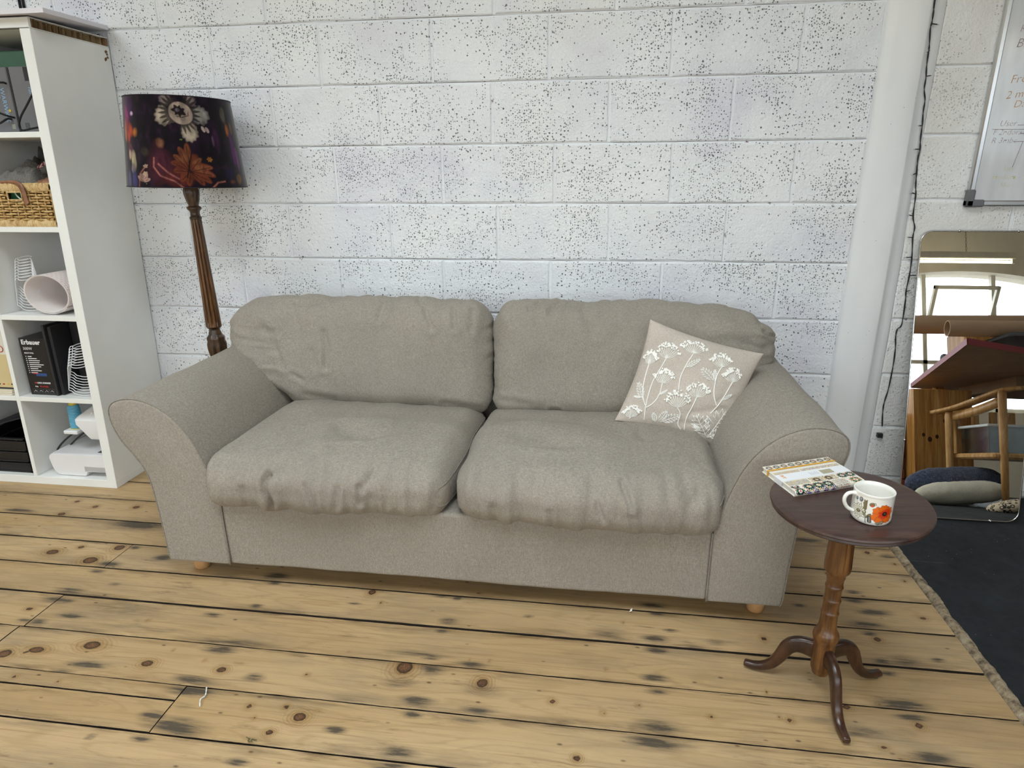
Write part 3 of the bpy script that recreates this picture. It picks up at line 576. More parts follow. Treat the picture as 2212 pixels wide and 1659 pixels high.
def lip(u, v):
    y = u*-2.6; k = v*5; w = [0, .008, .013, .020, .028, .036][round(k)]; h = [-.02, -.004, .003, .009, .009, .0055][round(k)]
    j = fbm((w*90, y*45, 2), 1)
    return (XE-.006+w*1.0+j*.004+fbm((1, y*6, 0), 1)*.006, y, h+(j*.0035 if 0 < round(k) < 5 else 0))
mb.grid(340, 6, lip)
tag(mb.build('trim_2', M_SCREED, origin=(XE, -1.2, 0), fix=True), 'crumbling pale screed edge between boards and concrete', kind='structure')
# low skirting strips on the right
mb = MB(); mb.box(PX1, XR, -.022, .004, 0, .028, .004); tag(mb.build('baseboard_back', simple('grey_white_strip', '#c9cccd', .5)), kind='structure')
# ================================================================== sofa
def fabric_mat(name, c1, c2, c3, sc=1.0, bump=.35):
    T = NT(name); p = T.objc()
    a = T.noise(T.vec(p, (1, 1, .12)), 950*sc, 2, .6); b = T.noise(T.vec(p, (.12, .12, 1)), 950*sc, 2, .6); c = T.noise(T.vec(p, (1, .12, .12)), 900*sc, 2, .6)
    slub = T.noise(T.vec(p, (1, 1, .06)), 210*sc, 3, .6); slub2 = T.noise(T.vec(p, (.06, 1, 1)), 260*sc, 3, .6)
    w = T.math('ADD', T.math('ADD', a, b), T.math('ADD', c, T.math('MULTIPLY', T.math('ADD', slub, slub2), .18)))
    f = T.maprange(w, 1.15, 2.2, 0, 1)
    col = T.ramp(f, [(.2, srgb(c1)), (.5, srgb(c2)), (.8, srgb(c3))])
    patch = T.noise(p, 3.2, 3, .6)
    col = T.mix(T.maprange(patch, .35, .7, 0, .35), col, srgb('#857e76'))
    return T.out(col, .92, T.bump(w, bump, .0012), spec=.15, Sheen_Weight=.08, Sheen_Roughness=.5)
M_FAB = fabric_mat('grey_linen', '#857d73', '#9a9287', '#aea79c')
M_FABSEAM = fabric_mat('grey_linen_seam', '#7a7369', '#8f887d', '#a39c91')
M_LEGW = simple('pale_turned_wood', '#c39868', .5, var=.12, vs=30)
CAM_EYE = (.439, -2.683, 1.288)
def seg_dist(P, a, b):
    ab = b-a; t = np.clip(((P-a)@ab)/max(ab@ab, 1e-9), 0, 1); return np.linalg.norm(P-(a+t[:, None]*ab), axis=1)
def apply_wrinkles(P, N, WR):
    P = P.copy()
    for pts, d, w in WR:
        A = [np.array(p) for p in pts]
        dist = np.full(len(P), 9.0); O = np.array(CAM_EYE); V = P-O; dep = np.linalg.norm(V, axis=1); V = V/dep[:, None]
        for a, b in zip(A[:-1], A[1:]):
            pa = P-a; pa = pa-(pa*V).sum(1)[:, None]*V; ab = (b-a)[None, :]-(V@(b-a))[:, None]*V      # distance across the fold, ignoring how deep the drawn line sits in the cushion
            t = np.clip((pa*ab).sum(1)/np.maximum((ab*ab).sum(1), 1e-9), 0, 1); dd = np.linalg.norm(pa-t[:, None]*ab, axis=1)
            dm = np.linalg.norm((a+b)/2-O); dd = dd+np.clip(np.abs(dep-dm)-.09, 0, 1)*2+np.clip((V*N).sum(1)+.05, 0, 1)*.2
            dist = np.minimum(dist, dd)
        d = d*1.0; P += N*(-d*np.exp(-(dist/(w*.75))**2)+.6*d*np.exp(-((dist-1.9*w)/(1.1*w))**2))[:, None]
    return P
def axis_pts(h, r, n, k=5):
    core = h-r; e = [core+r*math.tan(math.pi/4*i/k) for i in range(1, k+1)]
    mid = list(np.linspace(-core, core, n)); return [-x for x in e[::-1]]+mid+e
def rounded(h, r, n, ke=5):
    """closed rounded box lattice -> points, normals, quads"""
    ax = [axis_pts(h[i], r, n[i], ke) for i in range(3)]; L = [len(a) for a in ax]; idx = {}; P = []; F = []
    def vid(i, j, k):
        if (i, j, k) not in idx: idx[(i, j, k)] = len(P); P.append((ax[0][i], ax[1][j], ax[2][k]))
        return idx[(i, j, k)]
    for d in range(3):
        u, v = (d+1) % 3, (d+2) % 3
        for side in (0, L[d]-1):
            for a in range(L[u]-1):
                for b in range(L[v]-1):
                    q = []
                    for da, db in ((0, 0), (1, 0), (1, 1), (0, 1)):
                        t = [0, 0, 0]; t[d] = side; t[u] = a+da; t[v] = b+db; q.append(vid(*t))
                    F.append(tuple(q) if side else tuple(q[::-1]))
    P = np.array(P); core = np.array(h)-r; q = np.clip(P, -core, core); dd = P-q; ln = np.linalg.norm(dd, axis=1)[:, None]; Nn = dd/np.maximum(ln, 1e-9)
    return q+Nn*r, Nn, F, idx, L
def nz(P, sc, seed=0, oct=2):
    return np.array([fbm((p[0]*sc[0]+seed, p[1]*sc[1]+seed*1.7, p[2]*sc[2]), 1, oct) for p in P])
SOFA = thing('sofa', (.018, -.5, 0), 'grey linen two-seater sofa with rolled arms against the white block wall', 'sofa')
def put(name, P, F, mat, parent=SOFA, **kw):
    m = MB(); m.add([tuple(p) for p in P], F); return m.build(name, mat, parent, **kw)
# ---- arms
ARM = [(-.955, .068), (-.962, .09), (-.967, .20), (-.977, .34), (-.992, .40), (-1.020, .447), (-1.052, .492), (-1.072, .540), (-1.078, .582), (-1.068, .612), (-1.040, .630), (-.995, .637), (-.950, .631), (-.905, .612), (-.868, .585), (-.835, .548), (-.806, .500), (-.786, .450), (-.770, .400), (-.755, .340), (-.745, .28), (-.743, .18), (-.742, .09), (-.747, .068)]
def dens(poly, step):
    out = []
    n = len(poly)
    cr = bez([(p[0], 0, p[1]) for p in poly], 4)
    return [(v.x, v.z) for v in cr]
ARMD = dens(ARM, .01)
def inset(poly, d):
    n = len(poly); out = []
    for i in range(n):
        a = Vector(poly[max(i-1, 0)]); b = Vector(poly[min(i+1, n-1)]); t = (b-a).normalized()
        nn = Vector((t.y, -t.x)); out.append((poly[i][0]+nn.x*d, poly[i][1]+nn.y*d))
    return out
def make_arm(sgn):
    f = (lambda x: x) if sgn < 0 else (lambda x: .036-x)
    YFr, YB = -.972, -.07
    ys = [(YFr, .011), (YFr+.002, .005), (YFr+.006, .0015), (YFr+.013, 0)]+[(YFr+.013+(YB-YFr-.013)*i/34, 0) for i in range(1, 35)]
    n = len(ARMD); P = []; Nn = []
    for (y, ins) in ys:
        pr = inset(ARMD, ins)
        for i, p in enumerate(pr):
            P.append((f(p[0]), y, p[1])); a = ARMD[max(i-1, 0)]; b = ARMD[min(i+1, n-1)]; t = Vector((b[0]-a[0], b[1]-a[1])).normalized()
            Nn.append((-t.y*(1 if sgn < 0 else -1), 0, t.x))
    P = np.array(P); Nn = np.array(Nn)
    d = nz(P, (5, 5, 5), 3 if sgn < 0 else 8)*.004+nz(P, (10, 3, 10), 5)*.0018
    d = d*np.clip((P[:, 1]-YFr)/.12, .15, 1); P = P+Nn*d[:, None]
    F = []
    m = len(ys)
    for j in range(m-1):
        for i in range(n-1):
            q = (j*n+i, j*n+i+1, (j+1)*n+i+1, (j+1)*n+i); F.append(q)
        F.append((j*n+n-1, j*n, (j+1)*n, (j+1)*n+n-1))
    F.append(tuple(range(n))); F.append(tuple((m-1)*n+i for i in range(n)))
    arm = put('arm', P, F, M_FAB, fix=True)
    # piping along the front seam
    k0 = 34 if True else 0
    pr = [(f(p[0]), YFr+.0045, p[1]) for p in inset(ARMD, .0012)]
    mb = MB(); mb.tube([Vector(p)+Vector((0, -.0005, .0)) for p in pr], .0019, 6); mb.build('piping', M_FABSEAM, arm)
    return arm
arm_l = make_arm(-1); arm_r = make_arm(1)
# ---- base: front panel, seat deck
P, Nn, F, ix, L = rounded((.765, .43, .119), .012, (60, 20, 12))
P = P+np.array([.018, -.537, .186]); 
fr = np.clip((-P[:, 1]-.9)/.06, 0, 1)
P = P+Nn*((nz(P, (4, 4, 3), 2)*.0035+nz(P, (14, 3, 4), 6)*.0012)*fr)[:, None]
put('base', P, F, M_FAB)
P, Nn, F, ix, L = rounded((1.03, .09, .32), .04, (30, 6, 16)); P = P+np.array([.018, -.155, .40])
P = P+Nn*(nz(P, (5, 5, 5), 4)*.006)[:, None]; put('back_frame', P, F, M_FAB)
# ---- seat cushions
def seat_cushion(cx, WR, seed, hw):
    h = (hw, .352, .082); r = .070
    P, Nn, F, ix, L = rounded(h, r, (150, 90, 8), 9)
    u = P[:, 0]/h[0]; v = P[:, 1]/h[1]; top = np.clip(Nn[:, 2], 0, 1); bot = np.clip(-Nn[:, 2], 0, 1)
    P[:, 2] += top*(.030*(1-u**4)*(1-v**4))-.004*bot
    fr = np.clip(-Nn[:, 1], 0, 1)
    P[:, 1] -= fr*.014*(1-u**4)
    # front corners pulled in
    P[:, 0] -= np.sign(u)*.016*np.clip(np.abs(u)-.8, 0, 1)/.2*np.clip(-v-.6, 0, 1)/.4
    Wd = P+np.array([cx, -.655, .372]); Wd[:, 2] += -.004-.022*np.clip(v, 0, 1)
    low = nz(Wd, (4, 4, 4), seed)*.010
    frontw = np.clip((-.90-Wd[:, 1])/.08, 0, 1); puck = (nz(Wd, (26, 6, 7), seed+4)*.004+(np.abs(nz(Wd, (19, 5, 4), seed+14, 1))*1.0-.25)*.013)*frontw
    strk = nz(Wd, (10, 3.2, 5), seed+9)*.005
    edge = np.exp(-((np.abs(Wd[:, 2]-.325))/.03)**2)*frontw*nz(Wd, (60, 5, 5), seed+2)*.004
    Wd = Wd+Nn*(low+puck+strk+edge)[:, None]
    Wd = apply_wrinkles(Wd, Nn, WR)
    o = put('seat_cushion', Wd, F, M_FAB)
    # welted seams round the top and the bottom edge of the boxing
    for kz, nm in ((L[2]-6, 0), (5, 1)):
        loop = [(i, 0, kz) for i in range(L[0])]+[(L[0]-1, j, kz) for j in range(1, L[1])]+[(i, L[1]-1, kz) for i in range(L[0]-2, -1, -1)]+[(0, j, kz) for j in range(L[1]-2, 0, -1)]
        loop = [l for l in loop if l in ix]
        pts = [Wd[ix[l]]+Nn[ix[l]]*.0004 for l in loop]
        # only the two side runs and short returns show
        for ii in (L[0]-1, 0):
            sidepts = [p for l, p in zip(loop, pts) if l[0] == ii]
            mb = MB(); mb.tube(sidepts, .0020, 5); mb.build('piping', M_FABSEAM, o)
    return o
seat_cushion(-.392, WR_SL, 11, .402); seat_cushion(.415, WR_SR, 23, .402)
# ---- back cushions (with a wing over each arm)
def back_cushion(x0, x1, wing, WR, seed):
    h = ((x1-x0)/2, .095, .217); r = .085
    P, Nn, F, ix, L = rounded(h, r, (150, 8, 66), 9)
    u = P[:, 0]/h[0]; v = P[:, 2]/h[2]; fr = np.clip(-Nn[:, 1], 0, 1)
    P[:, 1] -= fr*.035*(1-u**4)*(1-np.abs(v)**3)
    P[:, 2] += np.clip(Nn[:, 2], 0, 1)*.012*(1-u**4)
    cx = (x0+x1)/2
    # wing
    side = np.clip(u*wing, 0, 1)            # 0 centre -> 1 at the arm side
    s = np.clip((v+.80)/.55, 0, 1); s = s*s*(3-2*s)
    P[:, 0] += wing*.225*s*side**1.5
    # outer top corner rounds off, lower edge of the wing tucks in
    P[:, 2] -= .050*np.clip((side-.66)/.34, 0, 1)**2.2*np.clip(v, 0, 1)**1.5
    P[:, 2] -= .010*np.clip((-u*wing-.7)/.3, 0, 1)**2*np.clip(v, 0, 1)
    th = math.radians(11); c, sn = math.cos(th), math.sin(th)
    Y = P[:, 1]*c+P[:, 2]*sn; Z = -P[:, 1]*sn+P[:, 2]*c
    NY = Nn[:, 1]*c+Nn[:, 2]*sn; NZ_ = -Nn[:, 1]*sn+Nn[:, 2]*c
    Wd = np.stack([P[:, 0]+cx, Y-.300, Z+.613], 1); N2 = np.stack([Nn[:, 0], NY, NZ_], 1)
    low = nz(Wd, (4, 4, 4), seed)*.010; strk = nz(Wd, (13, 4, 3.0), seed+3)*.0058
    topw = np.clip((Wd[:, 2]-.72)/.08, 0, 1); puck = (nz(Wd, (24, 8, 8), seed+7)*.004+(np.abs(nz(Wd, (15, 5, 5), seed+17, 1))-.25)*.006)*topw
    edgew = np.clip((np.abs(P[:, 0]/(h[0]))-.9)/.1, 0, 1); puck2 = nz(Wd, (8, 8, 30), seed+8)*.006*edgew
    Wd = Wd+N2*(low+strk+puck+puck2)[:, None]
    Wd = apply_wrinkles(Wd, N2, WR)
    return put('back_cushion', Wd, F, M_FAB)
back_cushion(-.800, .034, -1, WR_BL, 31); back_cushion(.036, .838, 1, WR_BR, 47)
for x in (-.90, .942):
    for y in (-.895, -.14):
        mb = MB(); mb.lathe([(.021, 0.0), (.0255, .006), (.027, .02), (.027, .08)], (x, y, 0), 24); mb.build('leg', M_LEGW, SOFA)
# thin seams where the front panel meets the arms
for x in (-.743, .779):
    mb = MB(); mb.tube([(x, -.9725, .07+.23*i/12) for i in range(13)], .0022, 6); mb.build('piping', M_FABSEAM, SOFA)
# ================================================================== scatter pillow
M_PIL = fabric_mat('natural_linen', '#b2a79b', '#cdc1b5', '#dcd3c8', 1.3, .3)
M_EMB = simple('white_embroidery', '#faf8f2', .8, var=.04)
PTL, PTR, PBL, PBR = [np.array(a) for a in ((.608, -.425, .806), (.986, -.47, .706), (.4985, -.555, .476), (.868, -.61, .402))]
pc = (PTL+PTR+PBL+PBR)/4; PNRM = np.cross(PTR-PBL, PTL-PBR); PNRM /= np.linalg.norm(PNRM)
if PNRM[1] > 0: PNRM = -PNRM
def pil(u, v, side=1, off=0.0):
    # edges bow inwards between the corners
    uu = u*(1-.075*(1-v*v)*abs(u)**3); vv = v*(1-.075*(1-u*u)*abs(v)**3)
    a, b, c, d = (1-uu)/2, (1+uu)/2, (1-vv)/2, (1+vv)/2
    p = d*(a*PTL+b*PTR)+c*(a*PBL+b*PBR)
    t = .072*(max(0, 1-u*u)**.55)*(max(0, 1-v*v)**.55)
    w = fbm((u*2.2, v*2.2, side*3+5), 1, 2)*.006*(1-u**4)*(1-v**4)
    cr = 0
    for (ax, ay, bx, by, dep, wd) in ((.75, -.25, .2, -.5, .007, .05), (.9, .0, .55, -.12, .006, .05), (.95, .25, .6, .12, .004, .05), (.1, -.75, .5, -.62, .006, .06), (.8, -.7, .45, -.85, .006, .05), (-.2, .2, .25, .1, .003, .05)):
        dx, dy = bx-ax, by-ay; tt = max(0, min(1, ((u-ax)*dx+(v-ay)*dy)/(dx*dx+dy*dy))); ds = math.hypot(u-ax-tt*dx, v-ay-tt*dy); cr -= dep*math.exp(-(ds/wd)**2)
    if side < 0: cr = 0
    return p+PNRM*(side*t+(w+cr)*(1 if side > 0 else .5)*(1-u**6)*(1-v**6)+off)
def pcent(): return (float(pc[0]), float(pc[1]), .40)
PIL = thing('scatter_cushion', (float(pc[0]), float(pc[1]), .41), 'cream linen cushion embroidered with white cow parsley, propped in the sofa corner', 'cushion')
mb = MB(); NPI = 64
def smap(t): return math.sin((t*2-1)*math.pi/2)
mb.grid(NPI, NPI, lambda a, b: tuple(pil(smap(a), smap(b), 1))); mb.grid(NPI, NPI, lambda a, b: tuple(pil(smap(a), smap(b), -1)), flip=True)
mb.build('cover', M_PIL, PIL, fix=True)
def psurf(u, v, off=.0012): return Vector(pil(u, v, 1, off))
RE = random.Random(5)
for (og, tip, rr, stem) in FLOWERS:
    mb = MB(); ctrl = [Vector((a, b, 0)) for a, b in stem]
    pts = bez(ctrl, 6) if len(ctrl) > 1 else ctrl
    mb.tube([psurf(p.x, p.y) for p in pts], .0020, 5)
    ou, ov = og; du, dv = tip[0]-ou, tip[1]-ov; ln = math.hypot(du, dv); ax, ay = du/ln, dv/ln; px, py = ay, -ax
    for k in range(11):
        t = -1+2*k/10; ang = t*1.05; L_ = ln*(.80+.08*math.cos(ang)) if abs(t) < .99 else ln*.8
        ex = ou+(ax*math.cos(ang)+px*math.sin(ang)*rr/ln*1.1)*L_; ey = ov+(ay*math.cos(ang)+py*math.sin(ang)*rr/ln*1.1)*L_
        mid = ((ou*.5+ex*.5)-px*.0-ax*.03*abs(t), (ov*.5+ey*.5)-ay*.03*abs(t))
        mb.tube([psurf(a, b) for a, b in ((ou, ov), mid, (ex, ey))], .0011, 4)
    for k in range(58):
        t = RE.uniform(-1.15, 1.15); q = RE.uniform(.72, 1.06)
        ex = ou+(ax*math.cos(t)*ln*q+px*math.sin(t)*rr*1.05*q); ey = ov+(ay*math.cos(t)*ln*q+py*math.sin(t)*rr*1.05*q)
        mb.sphere(psurf(max(-.97, min(.97, ex)), max(-.97, min(.97, ey)), .0024), .0035, 6, 4)
    mb.build('embroidered_flower', M_EMB, PIL)
for (a, b, w) in LEAVES:
    mb = MB(); du, dv = b[0]-a[0], b[1]-a[1]; ln = math.hypot(du, dv); ux, uy = du/ln, dv/ln; px, py = -uy, ux
    mb.tube([psurf(a[0]+du*i/6, a[1]+dv*i/6) for i in range(7)], .0013, 4)
    for s in (-1, 1):
        prev = None
        for k in range(1, 7):
            t = k/7; wd = .30*w*math.sin(math.pi*min(1, t*.9+.12))*ln*.9
            bx, by = a[0]+du*t, a[1]+dv*t; tx, ty = bx+s*px*wd+ux*.16*ln, by+s*py*wd+uy*.16*ln
            cl = lambda q: max(-.97, min(.97, q))
            mb.tube([psurf(cl(bx), cl(by)), psurf(cl((bx+tx)/2), cl((by+ty)/2)), psurf(cl(tx), cl(ty))], .0010, 4)
            nx_, ny_ = a[0]+du*(t+.09)+s*px*wd*.45, a[1]+dv*(t+.09)+s*py*wd*.45
            mb.tube([psurf(cl(tx), cl(ty)), psurf(cl(nx_), cl(ny_))], .0009, 4)
            if prev: mb.tube([psurf(*prev), psurf(cl(tx), cl(ty))], .0009, 4)
            prev = (cl(nx_), cl(ny_))
    mb.build('embroidered_leaf', M_EMB, PIL)
# ================================================================== painting prints onto fine meshes
class Canvas:
    """flat print: colours evaluated per vertex of a fine grid"""
    def __init__(s, X, Y, base): s.X = X; s.Y = Y; s.C = np.tile(np.array(srgb(base)[:3]), (len(X), 1))
    def put(s, m, col):
        c = np.array(srgb(col)[:3]); m = np.clip(m, 0, 1)[:, None]; s.C = s.C*(1-m)+c*m
    def local(s, cx, cy, rot):
        c, n = math.cos(rot), math.sin(rot); dx, dy = s.X-cx, s.Y-cy; return dx*c+dy*n, -dx*n+dy*c
    def ell(s, cx, cy, rx, ry, col, rot=0, soft=.12, jag=0, jf=9, a=1.0):
        u, v = s.local(cx, cy, rot); r = np.hypot(u/rx, v/ry)
        if jag: r = r*(1+jag*np.sin(np.arctan2(v, u)*jf+cx*300))
        s.put(a*np.clip((1-r)/soft+.5, 0, 1), col); return r
    def petal(s, cx, cy, L, w, rot, col, a=1.0, soft=.2):
        u, v = s.local(cx, cy, rot); t = u/L; ww = w*np.sqrt(np.clip(t*(1.02-t)*4, 0, 1)); m = np.clip((ww-np.abs(v))/(w*soft)+.3, 0, 1)*((t > 0) & (t < 1.02)); s.put(a*m, col)
    def line(s, pts, w, col, a=1.0):
        d = np.full(len(s.X), 9.0)
        for (x0, y0), (x1, y1) in zip(pts[:-1], pts[1:]):
            dx, dy = x1-x0, y1-y0; t = np.clip(((s.X-x0)*dx+(s.Y-y0)*dy)/(dx*dx+dy*dy+1e-12), 0, 1); d = np.minimum(d, np.hypot(s.X-x0-t*dx, s.Y-y0-t*dy))
        s.put(a*np.clip((w-d)/(w*.4)+.3, 0, 1), col)
    def rect(s, x0, x1, y0, y1, col, a=1.0): s.put(a*((s.X >= x0) & (s.X <= x1) & (s.Y >= y0) & (s.Y <= y1)), col)
def set_cols(o, C, name='print'):
    at = o.data.color_attributes.new(name, 'FLOAT_COLOR', 'POINT'); A = np.ones((len(C), 4), np.float32); A[:, :3] = C; at.data.foreach_set('color', A.ravel())
def print_mat(name, rough=.4, bumpn=0.0, bs=300, spec=None, vary=.0, **kw):
    T = NT(name); c = T.attr('print', 'Color'); p = T.objc()
    if vary: c = T.mix(T.maprange(T.noise(p, bs*.3, 4, .6), .3, .7, 0, vary), c, (0, 0, 0, 1), 'MIX')
    n = T.bump(T.noise(p, bs, 2), bumpn, .0008) if bumpn else None
    return T.out(c, rough, n, spec=spec, **kw)
# ================================================================== side table
def wood_mat(name, c1, c2, c3, rough=.35, sc=(2, 26, 26), fine=3.0, coat=0.0):
    T = NT(name); p = T.objc()
    a = T.noise(T.vec(p, sc), 1.6, 4, .6, .6); b = T.noise(T.vec(p, tuple(x*fine for x in sc)), 2.5, 3, .6)
    f = T.math('ADD', T.math('MULTIPLY', a, .7), T.math('MULTIPLY', b, .3))
    return T.out(T.ramp(f, [(.34, srgb(c1)), (.5, srgb(c2)), (.66, srgb(c3))]), rough, T.bump(b, .12, .001), Coat_Weight=coat, Coat_Roughness=.25)
M_TTOP = wood_mat('dark_mahogany_top', '#33231e', '#442f29', '#543d36', .40, (3, 40, 3), 3, .15)
M_TCOL = wood_mat('oak_column', '#3f2613', '#68421f', '#8a6032', .35, (30, 30, 2.5), 3, .3)
M_TLEG = wood_mat('dark_stained_leg', '#20110b', '#382015', '#52331f', .3, (12, 12, 4), 3, .35)
TC = Vector((1.038, -1.205, 0)); TH = .547
TILT = Matrix.Translation((TC.x, TC.y, TH)) @ Matrix.Rotation(-.055, 4, 'Y') @ Matrix.Rotation(.018, 4, 'X') @ Matrix.Translation((-TC.x, -TC.y, -TH))
TAB = thing('side_table', (TC.x, TC.y, 0), 'small round dark wooden tripod side table in front of the right sofa arm', 'table')
mb = MB(); R0 = .176
pr = [(.001, TH), (R0-.016, TH), (R0-.009, TH-.0008), (R0-.002, TH-.003), (R0, TH-.007), (R0-.001, TH-.010), (R0-.005, TH-.0115), (R0-.004, TH-.0135), (R0-.003, TH-.017), (R0-.006, TH-.020), (R0-.014, TH-.0215), (.001, TH-.0215)]
mb.lathe(pr, (TC.x, TC.y, 0), 96); mb.v = [tuple(TILT @ Vector(v)) for v in mb.v]
top = mb.build('table_top', M_TTOP, TAB, angle=35, fix=True)
cz = [(.0265, .527), (.0265, .500), (.0280, .45), (.0300, .40), (.0312, .372), (.0300, .360), (.0245, .352), (.0215, .347), (.0220, .340), (.0198, .335), (.0190, .318), (.0205, .316), (.0214, .313), (.0205, .310), (.0190, .308), (.0188, .279), (.0203, .277), (.0212, .274), (.0203, .271), (.0188, .269), (.0190, .242), (.0206, .240), (.0215, .237), (.0206, .234), (.0193, .232), (.0205, .205), (.0225, .186), (.0270, .181), (.0300, .174), (.0312, .166), (.0300, .158), (.0275, .150), (.0262, .146), (.0262, .138), (.0255, .080), (.0245, .066), (.0215, .060), (.0200, .052), (.001, .050)]
def flt(i, z, an):
    if .365 < z < .52: return 1-.055*max(0, math.cos(an*9))**6*min(1, (z-.362)/.012)
    return 1
# finer rings in the fluted part
cz2 = []
for (a, b) in zip(cz[:-1], cz[1:]):
    n = 5 if a[1] > .36 else 1
    for i in range(n): cz2.append((a[0]+(b[0]-a[0])*i/n, a[1]+(b[1]-a[1])*i/n))
cz2.append(cz[-1])
mb = MB(); mb.lathe(cz2[::-1], (TC.x-.003, TC.y-.004, 0), 90, flute=flt); mb.build('column', M_TCOL, TAB, angle=50, fix=True)
LP = [((.018, .112), .052), ((.045, .116), .048), ((.068, .112), .042), ((.084, .098), .038), ((.094, .078), .034), ((.104, .056), .030), ((.118, .034), .026), ((.138, .019), .022), ((.160, .0125), .020), ((.178, .0125), .018), ((.186, .0135), .014)]
for ang in (-87, 163, 19):
    A = math.radians(ang); er = Vector((math.cos(A), math.sin(A), 0)); et = Vector((-math.sin(A), math.cos(A), 0)); ez = Vector((0, 0, 1))
    path = bez([(p[0], 0, p[1]) for p, h in LP], 4); hs = [v.x for v in bez([(h, 0, 0) for p, h in LP], 4)]; N = len(path)
    mb = MB(); sec = 12
    def lf(u, v):
        i = round(u*(N-1)); p = path[i]; a = path[max(0, i-1)]; b = path[min(N-1, i+1)]; t = (b-a).normalized(); nn = Vector((-t.z, 0, t.x))
        an = v*2*math.pi; cs, sn = math.cos(an), math.sin(an); sq = lambda q: math.copysign(abs(q)**.6, q)
        w = (.0115 if i < N*.6 else .0115-.003*(i/N-.6)/.4)*(1 if i < N-1 else .6); h = hs[i]/2*(1 if i < N-1 else .6)
        q = p+nn*(h*sq(sn)); z = max(.0005, q.z)
        return Vector((TC.x, TC.y, 0))+er*q.x+et*(w*sq(cs))+ez*z
    mb.grid(N, sec, lf, cv=True); mb.add([lf(1, k/sec) for k in range(sec)], [tuple(range(sec))]); mb.build('leg', M_TLEG, TAB, angle=60, fix=True)
# ================================================================== mug
MC = Vector((1.055, -1.284, 0)); MC.z = (TILT @ Vector((MC.x, MC.y, TH))).z+.0006; MR, MH = .0415, .070
th0 = math.radians(-113.8)
def arc(s, z, r): a = th0+s/MR; return Vector((MC.x+r*math.cos(a), MC.y+r*math.sin(a), MC.z+z))
def mprof(z): return MR*(1-.09*max(0, 1-z/.010)**2) + (.0006 if z > MH-.004 else 0)
MUG = thing('mug', tuple(MC), 'white ceramic mug with orange poppy print standing on the side table', 'mug')
NU, NV = 520, 110
us = np.linspace(-math.pi*MR, math.pi*MR, NU, endpoint=False); vs_ = np.linspace(0, MH, NV)
UU, VV = np.meshgrid(us, vs_, indexing='ij')
mb = MB(); mb.grid(NU, NV, lambda a, b: arc(us[round(a*NU) % NU], vs_[round(b*(NV-1))], mprof(vs_[round(b*(NV-1))])), cu=True)
cv = Canvas(UU.ravel(), VV.ravel(), '#f3f1ea')
S = lambda deg: math.radians(deg)*MR
dx, dy = S(-36), .027          # white daisy
for k in range(16):
    a = k*2*math.pi/16+.15; L_ = .0165*(1+.12*math.sin(k*2.3))
    cv.petal(dx, dy, L_*1.05, .0034, a, '#6f6a52'); cv.petal(dx, dy, L_*.98, .0024, a, '#f6f2e2'); cv.line([(dx+math.cos(a)*.003, dy+math.sin(a)*.003), (dx+math.cos(a)*.012, dy+math.sin(a)*.012)], .0004, '#857f62')
cv.ell(dx, dy, .0050, .0038, '#5a5138', jag=.12, jf=14); cv.ell(dx, dy+.0006, .0030, .0020, '#a59a76')
for bx, by, r in ((S(-47), .054, .0034), (S(-32), .0555, .0046)):   # blue buds
    cv.line([(bx, by), (bx+.003, by-.014)], .0004, '#5f5c48'); cv.ell(bx, by, r, r*1.25, '#6b7078', jag=.1); cv.ell(bx-.0008, by+.001, r*.5, r*.6, '#9aa0a8')
cv.line([(S(-10), .004), (S(-13), .020), (S(-16), .036), (S(-24), .050)], .0009, '#5d5540')   # stem and wheat ear
for k in range(7):
    z = .034+k*.0032; x = S(-17)-.0001*k
    cv.petal(x, z, .0062, .0016, 1.0, '#6f664a'); cv.petal(x, z, .0062, .0016, 2.2, '#7c7354')
cv.petal(S(-11), .016, .015, .0032, .95, '#77704f'); cv.petal(S(-12), .020, .012, .0028, 2.3, '#8b8566')
for k in range(5): cv.petal(S(0)-.0004*k, .006+k*.0032, .006, .0014, .7, '#4e4a3c'); cv.petal(S(0)-.0004*k, .006+k*.0032, .006, .0014, 2.4, '#4e4a3c')
cv.ell(S(1), .050, .0058, .0050, '#7a725a', rot=.3); cv.ell(S(2), .0475, .0036, .0028, '#c4552e', rot=.4)         # poppy bud
cv.line([(S(3), .054), (S(9), .055), (S(12), .050)], .0006, '#5d5540')
px, py = S(34), .0275                                                           # the poppy
for (ox, oy, rx, ry, rt_) in ((-.010, .008, .011, .011, 0), (-.013, -.006, .010, .009, 0), (.002, .015, .011, .009, 0), (-.003, -.013, .011, .009, 0), (.012, .006, .011, .013, 0), (.012, -.008, .010, .010, 0)):
    cv.ell(px+ox, py+oy, rx*1.06, ry*1.06, '#8e3410', jag=.09, jf=7); cv.ell(px+ox, py+oy, rx, ry, '#ea6c12', jag=.09, jf=7, soft=.1)
cv.ell(px+.001, py+.001, .0105, .0105, '#e0401a', jag=.14, jf=6, soft=.25); cv.ell(px+.010, py+.006, .008, .010, '#d8361a', jag=.1, soft=.3, a=.9)
for k in range(9):
    a = k*.7; cv.line([(px+.003, py+.002), (px+.003+.013*math.cos(a), py+.002+.012*math.sin(a))], .0003, '#7c2a0e')
cv.ell(px+.004, py+.003, .0055, .0052, '#1e1c1c', jag=.18, jf=10); cv.ell(px+.004, py+.0035, .0022, .0020, '#5b5a45')
for k in range(3): cv.petal(S(16)+k*.004, .009-.001*k, .011, .0030, -.5+k*.5, '#5f604c'); cv.petal(S(16)+k*.004, .009-.001*k, .009, .0018, -.5+k*.5, '#9aa08c')
body = mb.build('body', print_mat('glazed_print', .12, spec=.6, Coat_Weight=.6, Coat_Roughness=.05), MUG); set_cols(body, cv.C)
